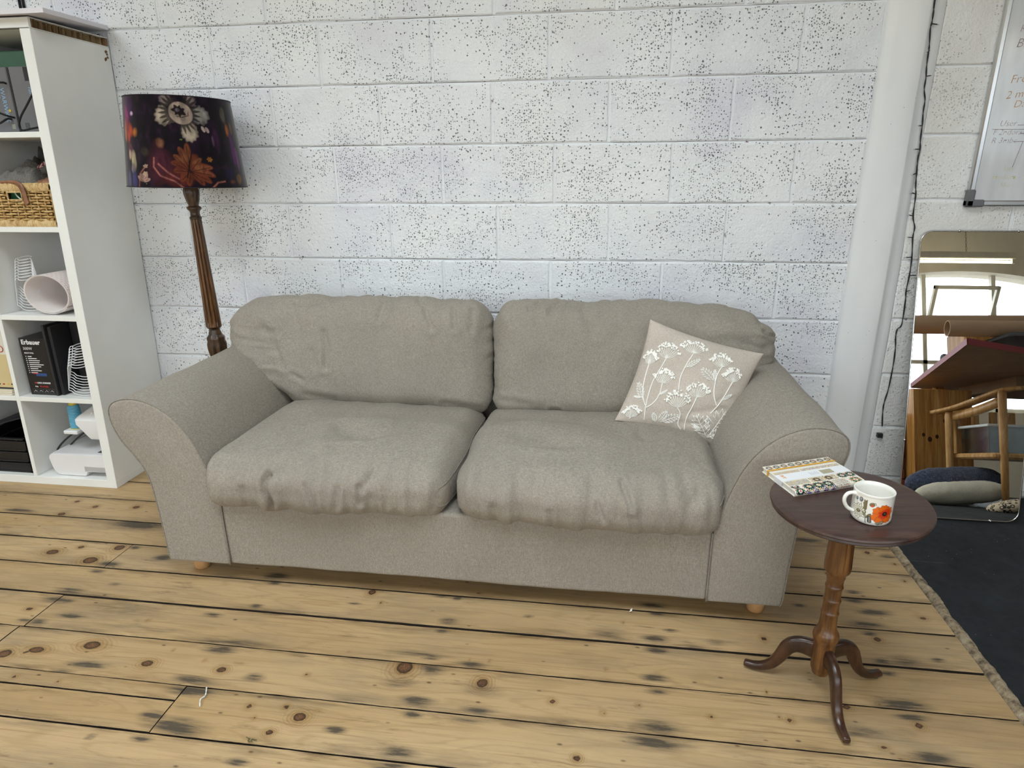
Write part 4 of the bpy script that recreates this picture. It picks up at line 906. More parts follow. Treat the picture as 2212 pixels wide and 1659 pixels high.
M_GLAZE = simple('white_glaze', '#f3f1ea', .12, var=.01, Coat_Weight=.6, Coat_Roughness=.05)
mb = MB(); inner = [(MR-.0001, 0.0001), (MR*.90, .0), (.002, .0006)]
mb.lathe([(mprof(0)-.0001, .0), (.002, .0005)], MC, 48, cap=False); mb.build('foot', M_GLAZE, MUG, fix=True)
mb = MB(); mb.lathe([(MR+.0005, MH-.0002), (MR+.0003, MH+.0008), (MR-.0015, MH+.0012), (MR-.0032, MH), (MR-.0036, MH-.01), (MR-.004, .012), (MR-.010, .005), (.002, .0045)], MC, 64, cap=False); mb.build('inside', M_GLAZE, MUG)
ha = math.radians(188); hd = Vector((math.cos(ha), math.sin(ha), 0))
hp = [(MR-.003, .060), (MR+.007, .0625), (MR+.017, .060), (MR+.0225, .051), (MR+.022, .040), (MR+.016, .029), (MR+.008, .022), (MR-.003, .017)]
pts = bez([MC+hd*a+Vector((0, 0, b)) for a, b in hp], 6)
mb = MB(); mb.tube(pts, [.0052 if i < 6 else .0042 for i in range(len(pts))], 12); mb.v = [v for v in mb.v]; mb.build('handle', M_GLAZE, MUG)
# ================================================================== notebook
NA = math.radians(19); ne = Vector((math.cos(NA), math.sin(NA), 0)); nf = Vector((-math.sin(NA), math.cos(NA), 0)); NL, NW, NTk = .190, .142, .0150
NC0 = Vector((.984, -1.095, TH+.0004))-ne*(NL/2)-nf*(NW/2)
def nb(u, v, z): return TILT @ (NC0+ne*u+nf*v+Vector((0, 0, z)))
NBK = thing('notebook', tuple(nb(NL/2, NW/2, 0)), 'hardback notebook with mosaic tile pattern cover and yellow elastic band', 'notebook')
M_PAPER = simple('paper_edges', '#efece4', .8, var=.03)
T = NT('page_block'); p = T.objc(); M_PAGES = T.out(T.ramp(T.noise(T.vec(p, (1, 1, 900)), 1, 2), [(.3, srgb('#dcd8cc')), (.7, srgb('#f4f1ea'))]), .85)
mb = MB(); Pg = [nb(a, b, c) for c in (.0018, NTk-.0018) for a, b in ((.002, .004), (NL-.002, .004), (NL-.002, NW-.003), (.002, NW-.003))]
mb.add(Pg, [(0,3,2,1),(4,5,6,7),(0,1,5,4),(1,2,6,5),(2,3,7,6),(3,0,4,7)]); mb.build('pages', M_PAGES, NBK, smooth=False)
mb = MB(); nu, nv = 330, 300
# printed case: bottom edge of the spine up round and over the top board
def wrap(t):
    # t metres along: spine (rounded, height NTk) then top board
    sp = NTk*1.25
    if t < sp:
        a = t/sp; ang = -math.pi/2+math.pi*a; return (.0045-.0055*math.cos(ang), NTk/2+NTk/2*math.sin(ang))
    return (.0045+(t-sp), NTk)
TT = NTk*1.25+NW-.0045
UU, VV = np.meshgrid(np.linspace(0, NL, nu), np.linspace(0, TT, nv), indexing='ij')
mb.grid(nu, nv, lambda a, b: nb(a*NL, *wrap(b*TT)))
cv = Canvas(UU.ravel(), VV.ravel(), '#ece7da'); sp = NTk*1.25
def mosaic(x0, x1, y0, y1, cell, cols, base):
    cv.rect(x0, x1, y0, y1, base); R = random.Random(int(x0*1e4+y0*1e5)); ny = max(1, int((y1-y0)/cell)); nx = max(1, int((x1-x0)/cell))
    for i in range(nx):
        for j in range(ny):
            cv.ell(x0+(i+.5)*(x1-x0)/nx, y0+(j+.5)*(y1-y0)/ny, cell*.44, cell*.30, R.choice(cols), rot=(math.pi/4 if (i+j) % 2 else -math.pi/4), soft=.3)
def rosette(cx, cy, r, dark, mid, eye, n=12):
    m = np.hypot(cv.X-cx, cv.Y-cy)
    for k in range(n):
        a = k*2*math.pi/n; cv.petal(cx+math.cos(a)*r*.36, cy+math.sin(a)*r*.36, r*.62, r*.185, a, dark if k % 3 else mid, soft=.2)
    cv.ell(cx, cy, r*.20, r*.20, eye, jag=.15, jf=n)
    for k in range(n):
        a = (k+.5)*2*math.pi/n; cv.ell(cx+math.cos(a)*r*1.02, cy+math.sin(a)*r*1.02, r*.13, r*.10, ('#d99a2e', '#c4453a', '#3d4f96', '#e3b04a')[k % 4], rot=a)
y1 = sp+.022; y2 = sp+.046
rosette(.016, sp-.004, .012, '#22252c', '#3d7350', '#d34a5a'); rosette(.014, y1-.005, .011, '#1e3327', '#22252c', '#c8503c')
for cx, eye in ((.046, '#e2b23a'), (.072, '#e6bd3e'), (.098, '#8a9a3a')): rosette(cx, sp+.008, .0145, '#20222c', '#2f6b47', eye)
for cx in (.04, .062, .085, .104): cv.ell(cx, .006, .006, .0035, '#4456a8', soft=.4); 
for cx in (.034, .059, .085, .109): rosette(cx, sp-.011, .0075, '#22252c', '#4456a8', '#c63f50', 8)
mosaic(.114, .150, .002, y1-.002, .0042, ['#a8a294', '#7d7468', '#c7b993', '#8f3c34'], '#ddd8cb')
rosette(.172, sp+.006, .014, '#3c6a52', '#d88a34', '#d9713a')
mosaic(.004, .064, y1+.001, y2, .0046, ['#d9a83f', '#8d98ad', '#b9b3a4', '#e0b95a', '#7b8698'], '#cfc9bb')
mosaic(.067, .140, y1+.001, y2, .0042, ['#2f3a3f', '#caa24a', '#e6e0cf', '#6f7f8a', '#b98a3a'], '#d8d0bb')
for cx in (.085, .118): rosette(cx, (y1+y2)/2, .010, '#2b3340', '#7d6a34', '#d9a83f')
for cx, c in ((.156, '#22302c'), (.178, '#20222c')): rosette(cx, (y1+y2)/2+.001, .0125, c, '#3f7a58', '#e07a3a')
for x in (.0655, .1415): cv.rect(x-.0008, x+.0008, y1, y2, '#f5f2ea')
cv.rect(0, NL, y1-.0006, y1+.0006, '#f5f2ea')
y3 = sp+.085                                              # above the belly band
mosaic(.004, .075, y3, y3+.012, .004, ['#c9763c', '#d9a83f', '#8d98ad', '#aa5a32'], '#d8d0bb'); mosaic(.078, .186, y3, y3+.012, .0044, ['#22252c', '#c9763c', '#3d4f96', '#d9a83f'], '#e0d8c6')
for k in range(9): rosette(.012+k*.021, TT-.012, .0095, '#22252c', '#3d6f7a' if k % 2 else '#8a6a2c', '#c9a04a', 10)
cover = mb.build('cover', print_mat('notebook_print', .35, spec=.4), NBK); set_cols(cover, cv.C)
mb = MB(); Pg = [nb(a, b, c) for c in (0, .0018) for a, b in ((0, .002), (NL, .002), (NL, NW), (0, NW))]; mb.add(Pg, [(0,3,2,1),(4,5,6,7),(0,1,5,4),(1,2,6,5),(2,3,7,6),(3,0,4,7)]); mb.build('back_board', M_PAPER, NBK, smooth=False)
mb = MB(); Pg = [nb(a, b, c) for c in (NTk-.0018, NTk-.0002) for a, b in ((0, .004), (NL, .004), (NL, NW), (0, NW))]; mb.add(Pg, [(0,3,2,1),(4,5,6,7),(0,1,5,4),(1,2,6,5),(2,3,7,6),(3,0,4,7)]); mb.build('front_board', M_PAPER, NBK, smooth=False)
def ring(y0, y1, off, mat, name):
    mb = MB(); o = off
    lp = [(-o, NTk+o), (NL+o, NTk+o), (NL+o, -.0002), (NL-.002, -.0002), (NL-.002, NTk*.5), (.002, NTk*.5), (.002, -.0002), (-o, -.0002)]
    lp = [(-o, 0.0), (-o, NTk+o), (NL+o, NTk+o), (NL+o, 0.0)]
    vs = [nb(a, y0, b) for a, b in lp]+[nb(a, y1, b) for a, b in lp]; mb.add(vs, [(i, i+1, 4+i+1, 4+i) for i in range(3)]); return mb.build(name, mat, NBK, smooth=False, fix=False)
b0 = y2-sp+.0045+.002; b1 = y3-sp+.0045-.002
band = ring(b0, b1, .0005, simple('white_card_band', '#eef0f4', .5, var=.01), 'belly_band'); band['label'] = 'white paper band with orange lettering'
ring(NW-.030, NW-.0235, .0010, simple('yellow_elastic', '#dca32c', .6), 'elastic_band')
M_ORI = simple('orange_ink', '#e2932f', .5); M_GRI = simple('grey_ink', '#8d9098', .6)
Mx = frame_mat(nb(.012, b1-.004, NTk+.0008), nb(.012, b1-.030, 0)-nb(.012, b1-.004, 0), nb(.05, b1, 0)-nb(.012, b1, 0))
text_mesh('lettering', 'IVY', M_ORI, NBK, Mx, .0125, .0001, 'orange lettering on the white band', .0003)
cvx = .118
mb = MB(); mb.add([nb(a, b, NTk+.0008) for a, b in ((cvx, b0+.006), (cvx+.032, b0+.006), (cvx+.032, b1-.008), (cvx, b1-.008))], [(0, 1, 2, 3)]); mb.build('picture_patch', simple('beige_mosaic_patch', '#b3ab92', .5, var=.25, vs=600), NBK, smooth=False)
for k in range(5):
    mb = MB(); mb.add([nb(a, b, NTk+.0008) for a, b in ((.088+k*.0052, b0+.010), (.0888+k*.0052, b0+.010), (.0888+k*.0052, b1-.010-.002*(k % 3)), (.088+k*.0052, b1-.010-.002*(k % 3)))], [(0, 1, 2, 3)]); mb.build('small_print', M_GRI, NBK, smooth=False)
# ================================================================== floor lamp
LX, LY = -1.135, -.25
def lp_(z): return Vector((LX+(-.012)*(z-.6)/.65-.006, LY, z))      # the post leans a touch
LAMP = thing('floor_lamp', (LX, LY, 0), 'floor lamp with turned wooden post and dark floral shade behind the left arm', 'lamp')
M_LW = wood_mat('turned_walnut', '#2e1c0e', '#573719', '#7d5227', .35, (40, 40, 4), 3, .3)
M_LWD = wood_mat('carved_dark_walnut', '#22160d', '#3c2817', '#5a3e24', .35, (20, 20, 8), 3, .3)
def post(prof, name, mat, flute=None, n=72):
    mb = MB(); mb.lathe(prof, (0, 0, 0), n, flute=flute); mb.v = [tuple(lp_(v[2])+Vector((v[0], v[1], 0))) for v in mb.v]; return mb.build(name, mat, LAMP, angle=45, fix=True)
post([(.001, 0), (.122, 0), (.128, .008), (.126, .02), (.118, .028), (.095, .036), (.06, .05), (.040, .07), (.030, .10), (.028, .13), (.034, .15), (.030, .17), (.024, .20)], 'base', M_LWD)
def fl_lower(i, z, an): return 1-.10*max(0, math.cos(an*10))**3 if .22 < z < .56 else 1
post([(.024, .20), (.022, .24), (.026, .4), (.030, .53), (.027, .56), (.022, .575)], 'lower_post', M_LW, fl_lower)
# carved cup, ring, long fluted shaft, collar, carved vase
zz = [.54+i*.0125 for i in range(8)]
cup = [(.019+.0165*math.sin(min(1, (z-.54)/.085)*math.pi*.55), z) for z in zz]+[(.0335, .640), (.035, .648), (.0345, .655), (.030, .660), (.026, .666)]
post(cup, 'carved_cup', M_LWD, lambda i, z, an: 1+.09*math.cos(an*8)*(1 if z < .64 else .35))
post([(.026, .666), (.024, .676), (.021, .682), (.0215, .69), (.0265, .694), (.0305, .70)], 'ring', M_LWD)
def fl_main(i, z, an):
    e = min(1, max(0, (z-.705)/.012))*min(1, max(0, (1.128-z)/.012)); return 1-.24*e*max(0, math.cos(an*11))**1.6
sh = [(.0305-.0105*((z-.70)/.43), z) for z in [.70+i*.43/40 for i in range(41)]]
post([(.026, .698)]+sh, 'fluted_shaft', M_LW, fl_main, 132)
post([(.0205, 1.128), (.0225, 1.132), (.0225, 1.136), (.0185, 1.140), (.0175, 1.152), (.019, 1.160), (.025, 1.166), (.027, 1.170), (.0255, 1.175), (.020, 1.179)], 'collar', M_LWD)
post([(.0185, 1.177), (.019, 1.182), (.0235, 1.20), (.028, 1.222), (.0285, 1.238), (.025, 1.25), (.015, 1.258), (.012, 1.30)], 'carved_vase', M_LWD, lambda i, z, an: 1+.07*math.cos(an*7)*max(0, min(1, (z-1.18)/.01)) if z < 1.25 else 1)
# shade: printed fabric on a tapered drum, leaning slightly
SZ0, SZ1, SR0, SR1 = 1.252, 1.560, .211, .181
SCX, SCY = -1.158, -.25
ROT = Matrix.Translation((SCX, SCY, SZ0)) @ Matrix.Rotation(math.radians(1.2), 4, 'Y')
fa = math.radians(-56.8); NU, NV = 620, 190
def shp(t, h, r_off=0): r = SR0+(SR1-SR0)*h+r_off; a = fa+t; return tuple(ROT @ Vector((r*math.cos(a), r*math.sin(a), h*(SZ1-SZ0))))
ts = np.linspace(-math.pi, math.pi, NU, endpoint=False); hs_ = np.linspace(0, 1, NV)
mb = MB(); mb.grid(NU, NV, lambda a, b: shp(ts[round(a*NU) % NU], hs_[round(b*(NV-1))]), cu=True)
UU, VV = np.meshgrid(ts*.2, hs_*.308, indexing='ij'); X, Y = UU.ravel(), VV.ravel()
cv = Canvas(X, Y, '#150c16')
ns = np.array([fbm((x*14, y*14, 3), 1, 3) for x, y in zip(X, Y)]); ns2 = np.array([fbm((x*45, y*22, 8), 1, 3) for x, y in zip(X, Y)])
def blob(cx, cy, rx, ry, col, a=1, jit=.5, soft=.5, rot=0):
    u, v = cv.local(cx, cy, rot); r = np.hypot(u/rx, v/ry)+ns*jit+ns2*jit*.5; cv.put(a*np.clip((1-r)/soft, 0, 1), col)
cv.put(np.clip(ns*.8-.1, 0, .35), '#2c1130'); cv.put(np.clip(ns2*.8-.2, 0, .5), '#3a1b38')
D = lambda deg: math.radians(deg)*.2
for wrap_ in (0,):
    # left flank: magenta, orange, cream and blue
    blob(D(-62), .262, .045, .050, '#4a1450', .9); blob(D(-66), .245, .020, .035, '#a02070', .9); blob(D(-55), .248, .012, .010, '#d8b0d0', 1, .35); blob(D(-68), .215, .016, .022, '#b02860')
    blob(D(-58), .190, .026, .034, '#b4401f', 1); blob(D(-52), .186, .016, .022, '#b8702a', .9); blob(D(-62), .170, .014, .025, '#d0492e', .8); blob(D(-70), .185, .012, .04, '#d86a3a', .8)
    blob(D(-60), .130, .018, .030, '#6a3044', .9); blob(D(-56), .092, .015, .038, '#dcc9a4', 1, .4); blob(D(-62), .11, .010, .02, '#c8a890', .9); blob(D(-58), .062, .014, .02, '#8a7c86', .8)
    blob(D(-57), .026, .018, .034, '#3c3a72', 1); blob(D(-66), .03, .016, .04, '#5d5a9c', .9); blob(D(-40), .120, .024, .02, '#4a4030', .7)
    # right flank: purple, orange
    blob(D(56), .135, .016, .075, '#5a1762', 1, .4); blob(D(62), .10, .010, .05, '#7a1f78', .9); blob(D(52), .20, .012, .025, '#a45a22', .9); blob(D(60), .21, .012, .03, '#7a4a28', .8); blob(D(58), .030, .020, .022, '#8a5a22', .8); blob(D(46), .02, .02, .012, '#6a3a1c', .7)
    blob(D(50), .255, .014, .030, '#6a6252', .7, .7); blob(D(34), .18, .018, .045, '#3c1a3c', .9); blob(D(30), .165, .006, .022, '#7a5a78', .6); blob(D(44), .05, .03, .03, '#20163c', .8)
    # mirrored bouquet round the back so that the print goes on
    for q in (120, 165, -120, -165): blob(D(q), .20, .04, .05, '#7a2448', .9); blob(D(q+14), .10, .035, .05, '#a4562a', .8); blob(D(q-14), .25, .03, .03, '#9a9080', .8); blob(D(q), .05, .04, .03, '#3c3a72', .8)
# lower plum-coloured foliage
blob(D(-26), .075, .050, .075, '#4c1f2c', .95, .55); blob(D(-22), .150, .015, .020, '#8a5a40', .8); blob(D(-8), .028, .06, .035, '#5c2422', .9)
# the big pale flower near the top
fx, fy = D(0), .254
FS = 1.36
def fpetal(ox, oy, rx, ry, rot, c1='#b8a894', c2='#8a7c70'):
    u, v = cv.local(fx+ox*1.12, fy+oy*1.05, rot); r = np.hypot(u/rx/FS, v/ry/FS)*(1+.05*np.sin(np.arctan2(v, u)*13)+ns2*.18)
    cv.put(np.clip((1-r)/.12, 0, 1), c2); cv.put(np.clip((.86-r)/.3+ns2*.4, 0, 1)*.9, c1)
    dd = np.hypot(X-fx, Y-fy); an = np.arctan2(Y-fy, X-fx); cv.put(np.clip((1-r)/.1, 0, 1)*np.clip((.066+.012*np.sin(an*26)-dd)/.008, 0, 1)*.85, '#1f1518')
fpetal(-.044, -.010, .032, .026, .35); fpetal(.056, -.006, .034, .024, -.1, '#9a948c', '#6e6a68'); fpetal(.022, -.060, .022, .030, .1); fpetal(-.036, .034, .022, .018, -.5, '#8f8078', '#54434c'); fpetal(.036, .036, .018, .018, .5, '#7f7270', '#4a3c46')
cv.ell(fx+.004, fy-.004, .044, .038, '#1c1216', rot=-.4); cv.ell(fx+.004, fy-.004, .042, .036, '#b09c8c', rot=-.4, soft=.1)
cv.ell(fx-.002, fy+.004, .022, .015, '#2a1c20', rot=-.4, jag=.2, jf=7); cv.ell(fx-.006, fy+.006, .008, .006, '#6c6068'); cv.line([(fx-.012, fy-.014), (fx+.006, fy-.018), (fx+.026, fy-.012)], .0014, '#3a2a28'); cv.put(np.clip(ns2*3-1.1, 0, 1)*(np.hypot(X-fx, Y-fy) < .034), '#5a463e')
for a, b in ((D(20), .198), (D(24), .196)): cv.petal(a, b+.012, .022, .006, -1.1, '#b09a94')
# the russet leaf
lx, ly = D(3), .075
lobes = [(a, l*1.25) for a, l in [(2.0, .060), (1.6, .066), (2.5, .052), (.55, .040), (-.08, .066), (-.42, .076), (-.74, .074), (-1.05, .066), (2.95, .052), (-2.1, .055), (-1.7, .06), (3.5, .05)]]
for a, L_ in lobes: cv.petal(lx-.006*math.cos(a), ly-.006*math.sin(a), L_, .0125, a, '#743722', soft=.3)
cv.ell(lx, ly, .038, .048, '#6a321e', jag=.08, jf=9, soft=.2)
for a, L_ in lobes[:6]: cv.petal(lx+.012*math.cos(a), ly+.012*math.sin(a), L_*.75, .008, a, '#8f5a38', .6, .8)
cv.put(np.clip(ns2*2-.5, 0, .7)*(np.hypot(X-lx, Y-ly) < .055), '#4c2018')
for a, L_ in lobes: cv.line([(lx, ly-.02), (lx+math.cos(a)*L_*.8, ly+math.sin(a)*L_*.8)], .0010, '#25100e')
cv.line([(lx+.012, ly+.045), (lx-.002, ly), (lx-.012, ly-.04)], .0018, '#180b0c')
# pinkish stems and small flowers lower left
for pts in ([(D(-30), .100), (D(-31), .070), (D(-25), .040), (D(-12), .022), (D(-5), .0)], [(D(-26), .080), (D(-17), .050), (D(-8), .030)], [(D(-50), .0), (D(-48), .045), (D(-40), .072)], [(D(22), .0), (D(28), .018), (D(36), .022)]): cv.line(pts, .0042, '#7c3c3a'); cv.line(pts, .0016, '#a8746a', .8)
for q in range(5): cv.petal(D(-44), .020, .030, .0065, .3+q*.55, '#b08a7c', .9); cv.line([(D(-44), .02), (D(-44)+.02*math.cos(.3+q*.55), .02+.02*math.sin(.3+q*.55))], .0008, '#4c2a2c')
cv.ell(D(-41), .046, .011, .008, '#c0a088', jag=.15, jf=5); cv.ell(D(-40), .072, .009, .006, '#b89a84', jag=.2, jf=5); cv.ell(D(23), .098, .009, .008, '#b0702e', jag=.2, jf=6); cv.ell(D(-2), .163, .005, .003, '#6c7440')
mot = np.clip(.80+ns2*.55+ns*.25, .45, 1.05); cv.C = cv.C*mot[:, None]*.86
shade = mb.build('lamp_shade', print_mat('velvet_print', .85, .25, 700, spec=.15, Sheen_Weight=.4, Sheen_Roughness=.4), LAMP); set_cols(shade, cv.C); shade['label'] = 'dark floral velvet shade'
mb = MB(); mb.grid(96, 2, lambda a, b: shp(a*2*math.pi, b, -.0015), cu=True, flip=True); mb.build('shade_lining', simple('cream_lining', '#d8cdb8', .8), shade)
for h in (0, 1):
    mb = MB(); mb.tube([shp(k*2*math.pi/96, h) for k in range(96)], .0016, 6, closed=True); mb.build('shade_rim', simple('dark_trim', '#1a1016', .7), shade)
mb = MB(); mb.tube([tuple(lp_(1.29)), tuple(lp_(1.36))], .018, 16); mb.build('bulb_holder', simple('cream_plastic', '#d9d2c2', .4), LAMP)
mb = MB(); c = lp_(1.36); mb.lathe([(.014, 0), (.018, .015), (.030, .045), (.030, .062), (.020, .082), (.001, .09)], c, 24); mb.build('light_bulb', simple('white_glass', '#e8e6de', .2), LAMP)
for k in range(3):
    a = k*2.094+.4; mb = MB(); e = ROT @ Vector((SR0*math.cos(a), SR0*math.sin(a), .012)); c = lp_(1.29); mb.tube([tuple(c), tuple(e)], .0018, 6); mb.build('shade_spoke', simple('brass_wire', '#9a8452', .4, .8), LAMP)
# ================================================================== shelving unit (leans a little to the right)
SHK = .024
def shear(mb): mb.v = [(v[0]+SHK*v[2], v[1], v[2]) for v in mb.v]; return mb
T = NT('white_melamine'); p = T.pos()
col = T.ramp(T.noise(p, 3, 3), [(.3, srgb('#e8e8e4')), (.7, srgb('#f0f0ed'))])
sc_ = T.math('MULTIPLY', T.math('LESS_THAN', T.voro(p, 16).outputs['Distance'], .022), T.math('GREATER_THAN', T.noise(p, 5), .5))
M_MEL = T.out(T.mix(T.math('MULTIPLY', sc_, .7), col, srgb('#6c5c50')), .38)
M_HARD = simple('brown_hardboard', '#7d5f3f', .8, var=.2, vs=60)
M_CARD = simple('cardboard_core', '#a88f6b', .85, var=.15, vs=60)
SX1, SF, SB = -1.617, -.395, -.010; SXI = SX1-.042
SHELF = thing('shelving_unit', (-2.18, -.2, 0), 'tall white cube shelving unit with a broken top edge, left of the lamp', 'shelf')
def bd(name, x0, x1, y0, y1, z0, z1, mat=M_MEL, bev=.0012):
    mb = MB(); mb.box(x0, x1, y0, y1, z0, z1, bev); shear(mb); return mb.build(name, mat, SHELF, smooth=False)
SXL = -2.735
bd('side_panel', SXI, SX1, SF, SB, .036, 1.786); bd('side_panel', SXL, SXL+.042, SF, SB, .036, 1.786)
bd('bottom_panel', SXL, SX1, SF, SB, 0, .036)
# top panel: skins, front rail and cardboard core showing at the broken end
tp = bd('top_panel', SXL, SX1, SF, SB, 1.8195, 1.8225); bd('top_skin', SXL, SX1, SF, SB, 1.7865, 1.790); 
bd('front_rail', SXL, SX1-.002, SF, SF+.012, 1.7865, 1.8225); bd('core_rail', SX1-.02, SX1-.002, SF+.012, SF+.02, 1.790, 1.8195, M_HARD); bd('core_rail', SX1-.02, SX1-.002, SB-.014, SB-.002, 1.790, 1.8195, M_HARD)
for k in range(11):
    y = SF+.035+k*.031; mb = MB(); t = rnd.uniform(-.006, .006)
    mb.add([(SX1-.030-rnd.random()*.01, y, 1.790), (SX1-.004-rnd.random()*.01, y+t, 1.790), (SX1-.004-rnd.random()*.01, y+t+rnd.uniform(-.004, .004), 1.8195), (SX1-.030, y, 1.8195), (SX1-.06, y+.006, 1.790), (SX1-.06, y+.010, 1.8195), (SX1-.012, y+.014, 1.790), (SX1-.012, y+.015, 1.8195)], [(0, 1, 2, 3), (0, 4, 5, 3), (4, 6, 7, 5)]); shear(mb); mb.build('core_strip', M_CARD, SHELF, smooth=False)
bd('core_fill', SXL+.01, SX1-.055, SF+.012, SB, 1.790, 1.8195, M_HARD)
COLX = [SXI, -1.998, -2.016, -2.355, -2.373, SXL+.042]
for x0, x1 in ((-2.016, -1.998), (-2.373, -2.355)): bd('divider', x0, x1, SF+.002, SB, .036, 1.7865)
for z in (1.449, 1.107, .758, .407):
    for x0, x1 in ((-1.998, SXI), (-2.355, -2.016), (SXL+.042, -2.373)): bd('shelf_board', x0, x1, SF+.002, SB, z-.020, z)
# ragged tear in the veneer near the top back corner
mb = MB(); Rr = random.Random(3)
for k in range(7):
    y = SB-.012-Rr.random()*.024; z = 1.735+Rr.random()*.045; pts = [(SX1+.0005, y+Rr.uniform(.003, .007)*math.cos(a), z+Rr.uniform(.003, .008)*math.sin(a)) for a in [i*.785 for i in range(8)]]; mb.add(pts, [tuple(range(8))])
shear(mb); tr_ = mb.build('torn_veneer', M_HARD, SHELF, smooth=False); tr_['kind'] = 'stuff'
# loose white sheet lying on top
mb = MB(); q_ = [(-2.80, -.425, 1.8245), (-1.483, -.425, 1.8245), (-1.562, -.012, 1.850), (-2.80, -.012, 1.850)]; mb.add(q_+[(x, y, z+.0155) for x, y, z in q_], [(3, 2, 1, 0), (4, 5, 6, 7), (0, 1, 5, 4), (1, 2, 6, 5), (2, 3, 7, 6), (3, 0, 4, 7)]); tag(mb.build('foam_board', simple('pale_foam_board', '#e2dfe6', .5, var=.02), smooth=False), 'pale white board lying flat on top of the shelving unit', 'board')
# ------------------------------------------------ top row: two grey bags and a green box
M_BAG = simple('grey_card', '#6d6c6f', .6, var=.06, vs=8); M_ROPE = simple('black_rope', '#17161a', .85, bump=.5, bs=900); M_BLUI = simple('pale_blue_ink', '#8fb6d6', .5); M_BLK = simple('black_card', '#232225', .6)
def bag(xa, xb, zt, label, txt, stick):
    b = thing('gift_bag', ((xa+xb)/2, -.22, 1.4495), label, 'bag', 'grey rope handled bags on the top shelf')
    mb = MB(); mb.box(xa, xb, -.335, -.215, 1.4495, zt, .003); mb.build('body', M_BAG, b, smooth=False)
    M = frame_mat((xb-.040, -.3356, zt-.070), (0, 0, -1), (1, 0, 0)); text_mesh('lettering', txt, M_BLUI, b, M, .024, .0001)
    M = frame_mat((xb-.052, -.3356, zt-.070), (0, 0, -1), (1, 0, 0)); text_mesh('lettering', 'Fabric', M_BLUI, b, M, .015, .0001)
    w = xb-xa; zl = zt-.045
    return b
b1 = bag(-1.936, -1.762, 1.676, 'grey bag with black rope handles, left one on the top shelf', 'WARWICK', 0)
b2 = bag(-1.752, -1.632, 1.676, 'grey bag with orange sticker, right one on the top shelf beside the side panel', 'WARWICK', 1)
mb = MB(); mb.box(-1.7605, -1.7535, -.333, -.22, 1.4495, 1.674); mb.build('dark_gap_strip', M_BLK, b1, smooth=False)  # black strip stands in for the dark gap between the two bags
def patch(par, name, x0, x1, z0, z1, mat, y=-.3362): mb = MB(); mb.box(x0, x1, y, y+.0007, z0, z1); return mb.build(name, mat, par, smooth=False)
patch(b2, 'dark_label', -1.690, -1.634, 1.627, 1.674, M_BLK); patch(b2, 'sticker', -1.652, -1.634, 1.497, 1.517, simple('orange_sticker', '#d9661f', .5)); patch(b2, 'sticker', -1.728, -1.712, 1.465, 1.484, simple('dark_green_sticker', '#4d524c', .5))
patch(b1, 'emblem', -1.785, -1.770, 1.463, 1.480, simple('pale_emblem', '#9a988c', .5))
st = MB(); pts = []
for k in range(10): a = k*math.pi/5+.3; r = .0065 if k % 2 == 0 else .003; pts.append((-1.778+r*math.cos(a), -.338, 1.527+r*math.sin(a)))
st.prism(pts, lambda p: p, lambda p: (p[0], p[1]+.001, p[2])); st.build('star_sticker', simple('yellow_star', '#e6c31f', .5), b1, smooth=False)
def rope(par, pts): mb = MB(); mb.tube(bez(pts, 10), .0036, 8); mb.build('rope_handle', M_ROPE, par)
rope(b2, [(-1.640, -.337, 1.600), (-1.648, -.352, 1.588), (-1.672, -.372, 1.540), (-1.700, -.380, 1.500), (-1.712, -.382, 1.470), (-1.698, -.386, 1.4545), (-1.664, -.372, 1.462), (-1.634, -.337, 1.472)])
rope(b1, [(-1.770, -.337, 1.620), (-1.774, -.350, 1.622), (-1.812, -.372, 1.616), (-1.840, -.378, 1.585), (-1.842, -.38, 1.56), (-1.80, -.38, 1.525), (-1.765, -.375, 1.508), (-1.763, -.34, 1.502)])
rope(b1, [(-1.780, -.337, 1.498), (-1.785, -.352, 1.497), (-1.800, -.37, 1.482), (-1.83, -.372, 1.476), (-1.87, -.36, 1.482), (-1.90, -.337, 1.49)])
mb = MB(); mb.box(-1.955, -1.632, -.205, -.15, 1.4495, 1.752, .004); g = mb.build('green_box', simple('mint_green_card', '#6f9a83', .6, var=.05), smooth=False); tag(g, 'flat mint green box standing behind the grey bags', 'box')
# ------------------------------------------------ second row: wicker basket with cloths
M_WIK = wood_mat('wicker_cane', '#8d6a38', '#bf9a5f', '#dcbf8b', .55, (40, 40, 40), 2); M_WIKR = wood_mat('wicker_rim', '#a27c48', '#cfae78', '#e3cc9f', .55, (50, 50, 20), 2)
bx0, bx1, by0, by1, bz0, bz1 = -1.965, -1.652, -.372, -.07, 1.1075, 1.266
BAS = thing('wicker_basket', ((bx0+bx1)/2, -.22, bz0), 'woven wicker basket full of cloths on the second shelf', 'basket')
mb = MB(); mb.box(bx0+.008, bx1-.008, by0+.008, by1-.008, bz0+.002, bz0+.012); mb.build('bottom', M_WIK, BAS, smooth=False)
rows_ = 11; z0w, z1w = bz0+.022, bz1-.026; hole = (-1.835, -1.775, 1.207, 1.236)
def face_pt(side, s, z, out):
    if side == 0: return (bx0+s*(bx1-bx0), by0-out, z)
    if side == 1: return (bx1+out, by0+s*(by1-by0), z)
    if side == 2: return (bx1-s*(bx1-bx0), by1+out, z)
    return (bx0-out, by1-s*(by1-by0), z)
weave = MB(); Rw = random.Random(9)
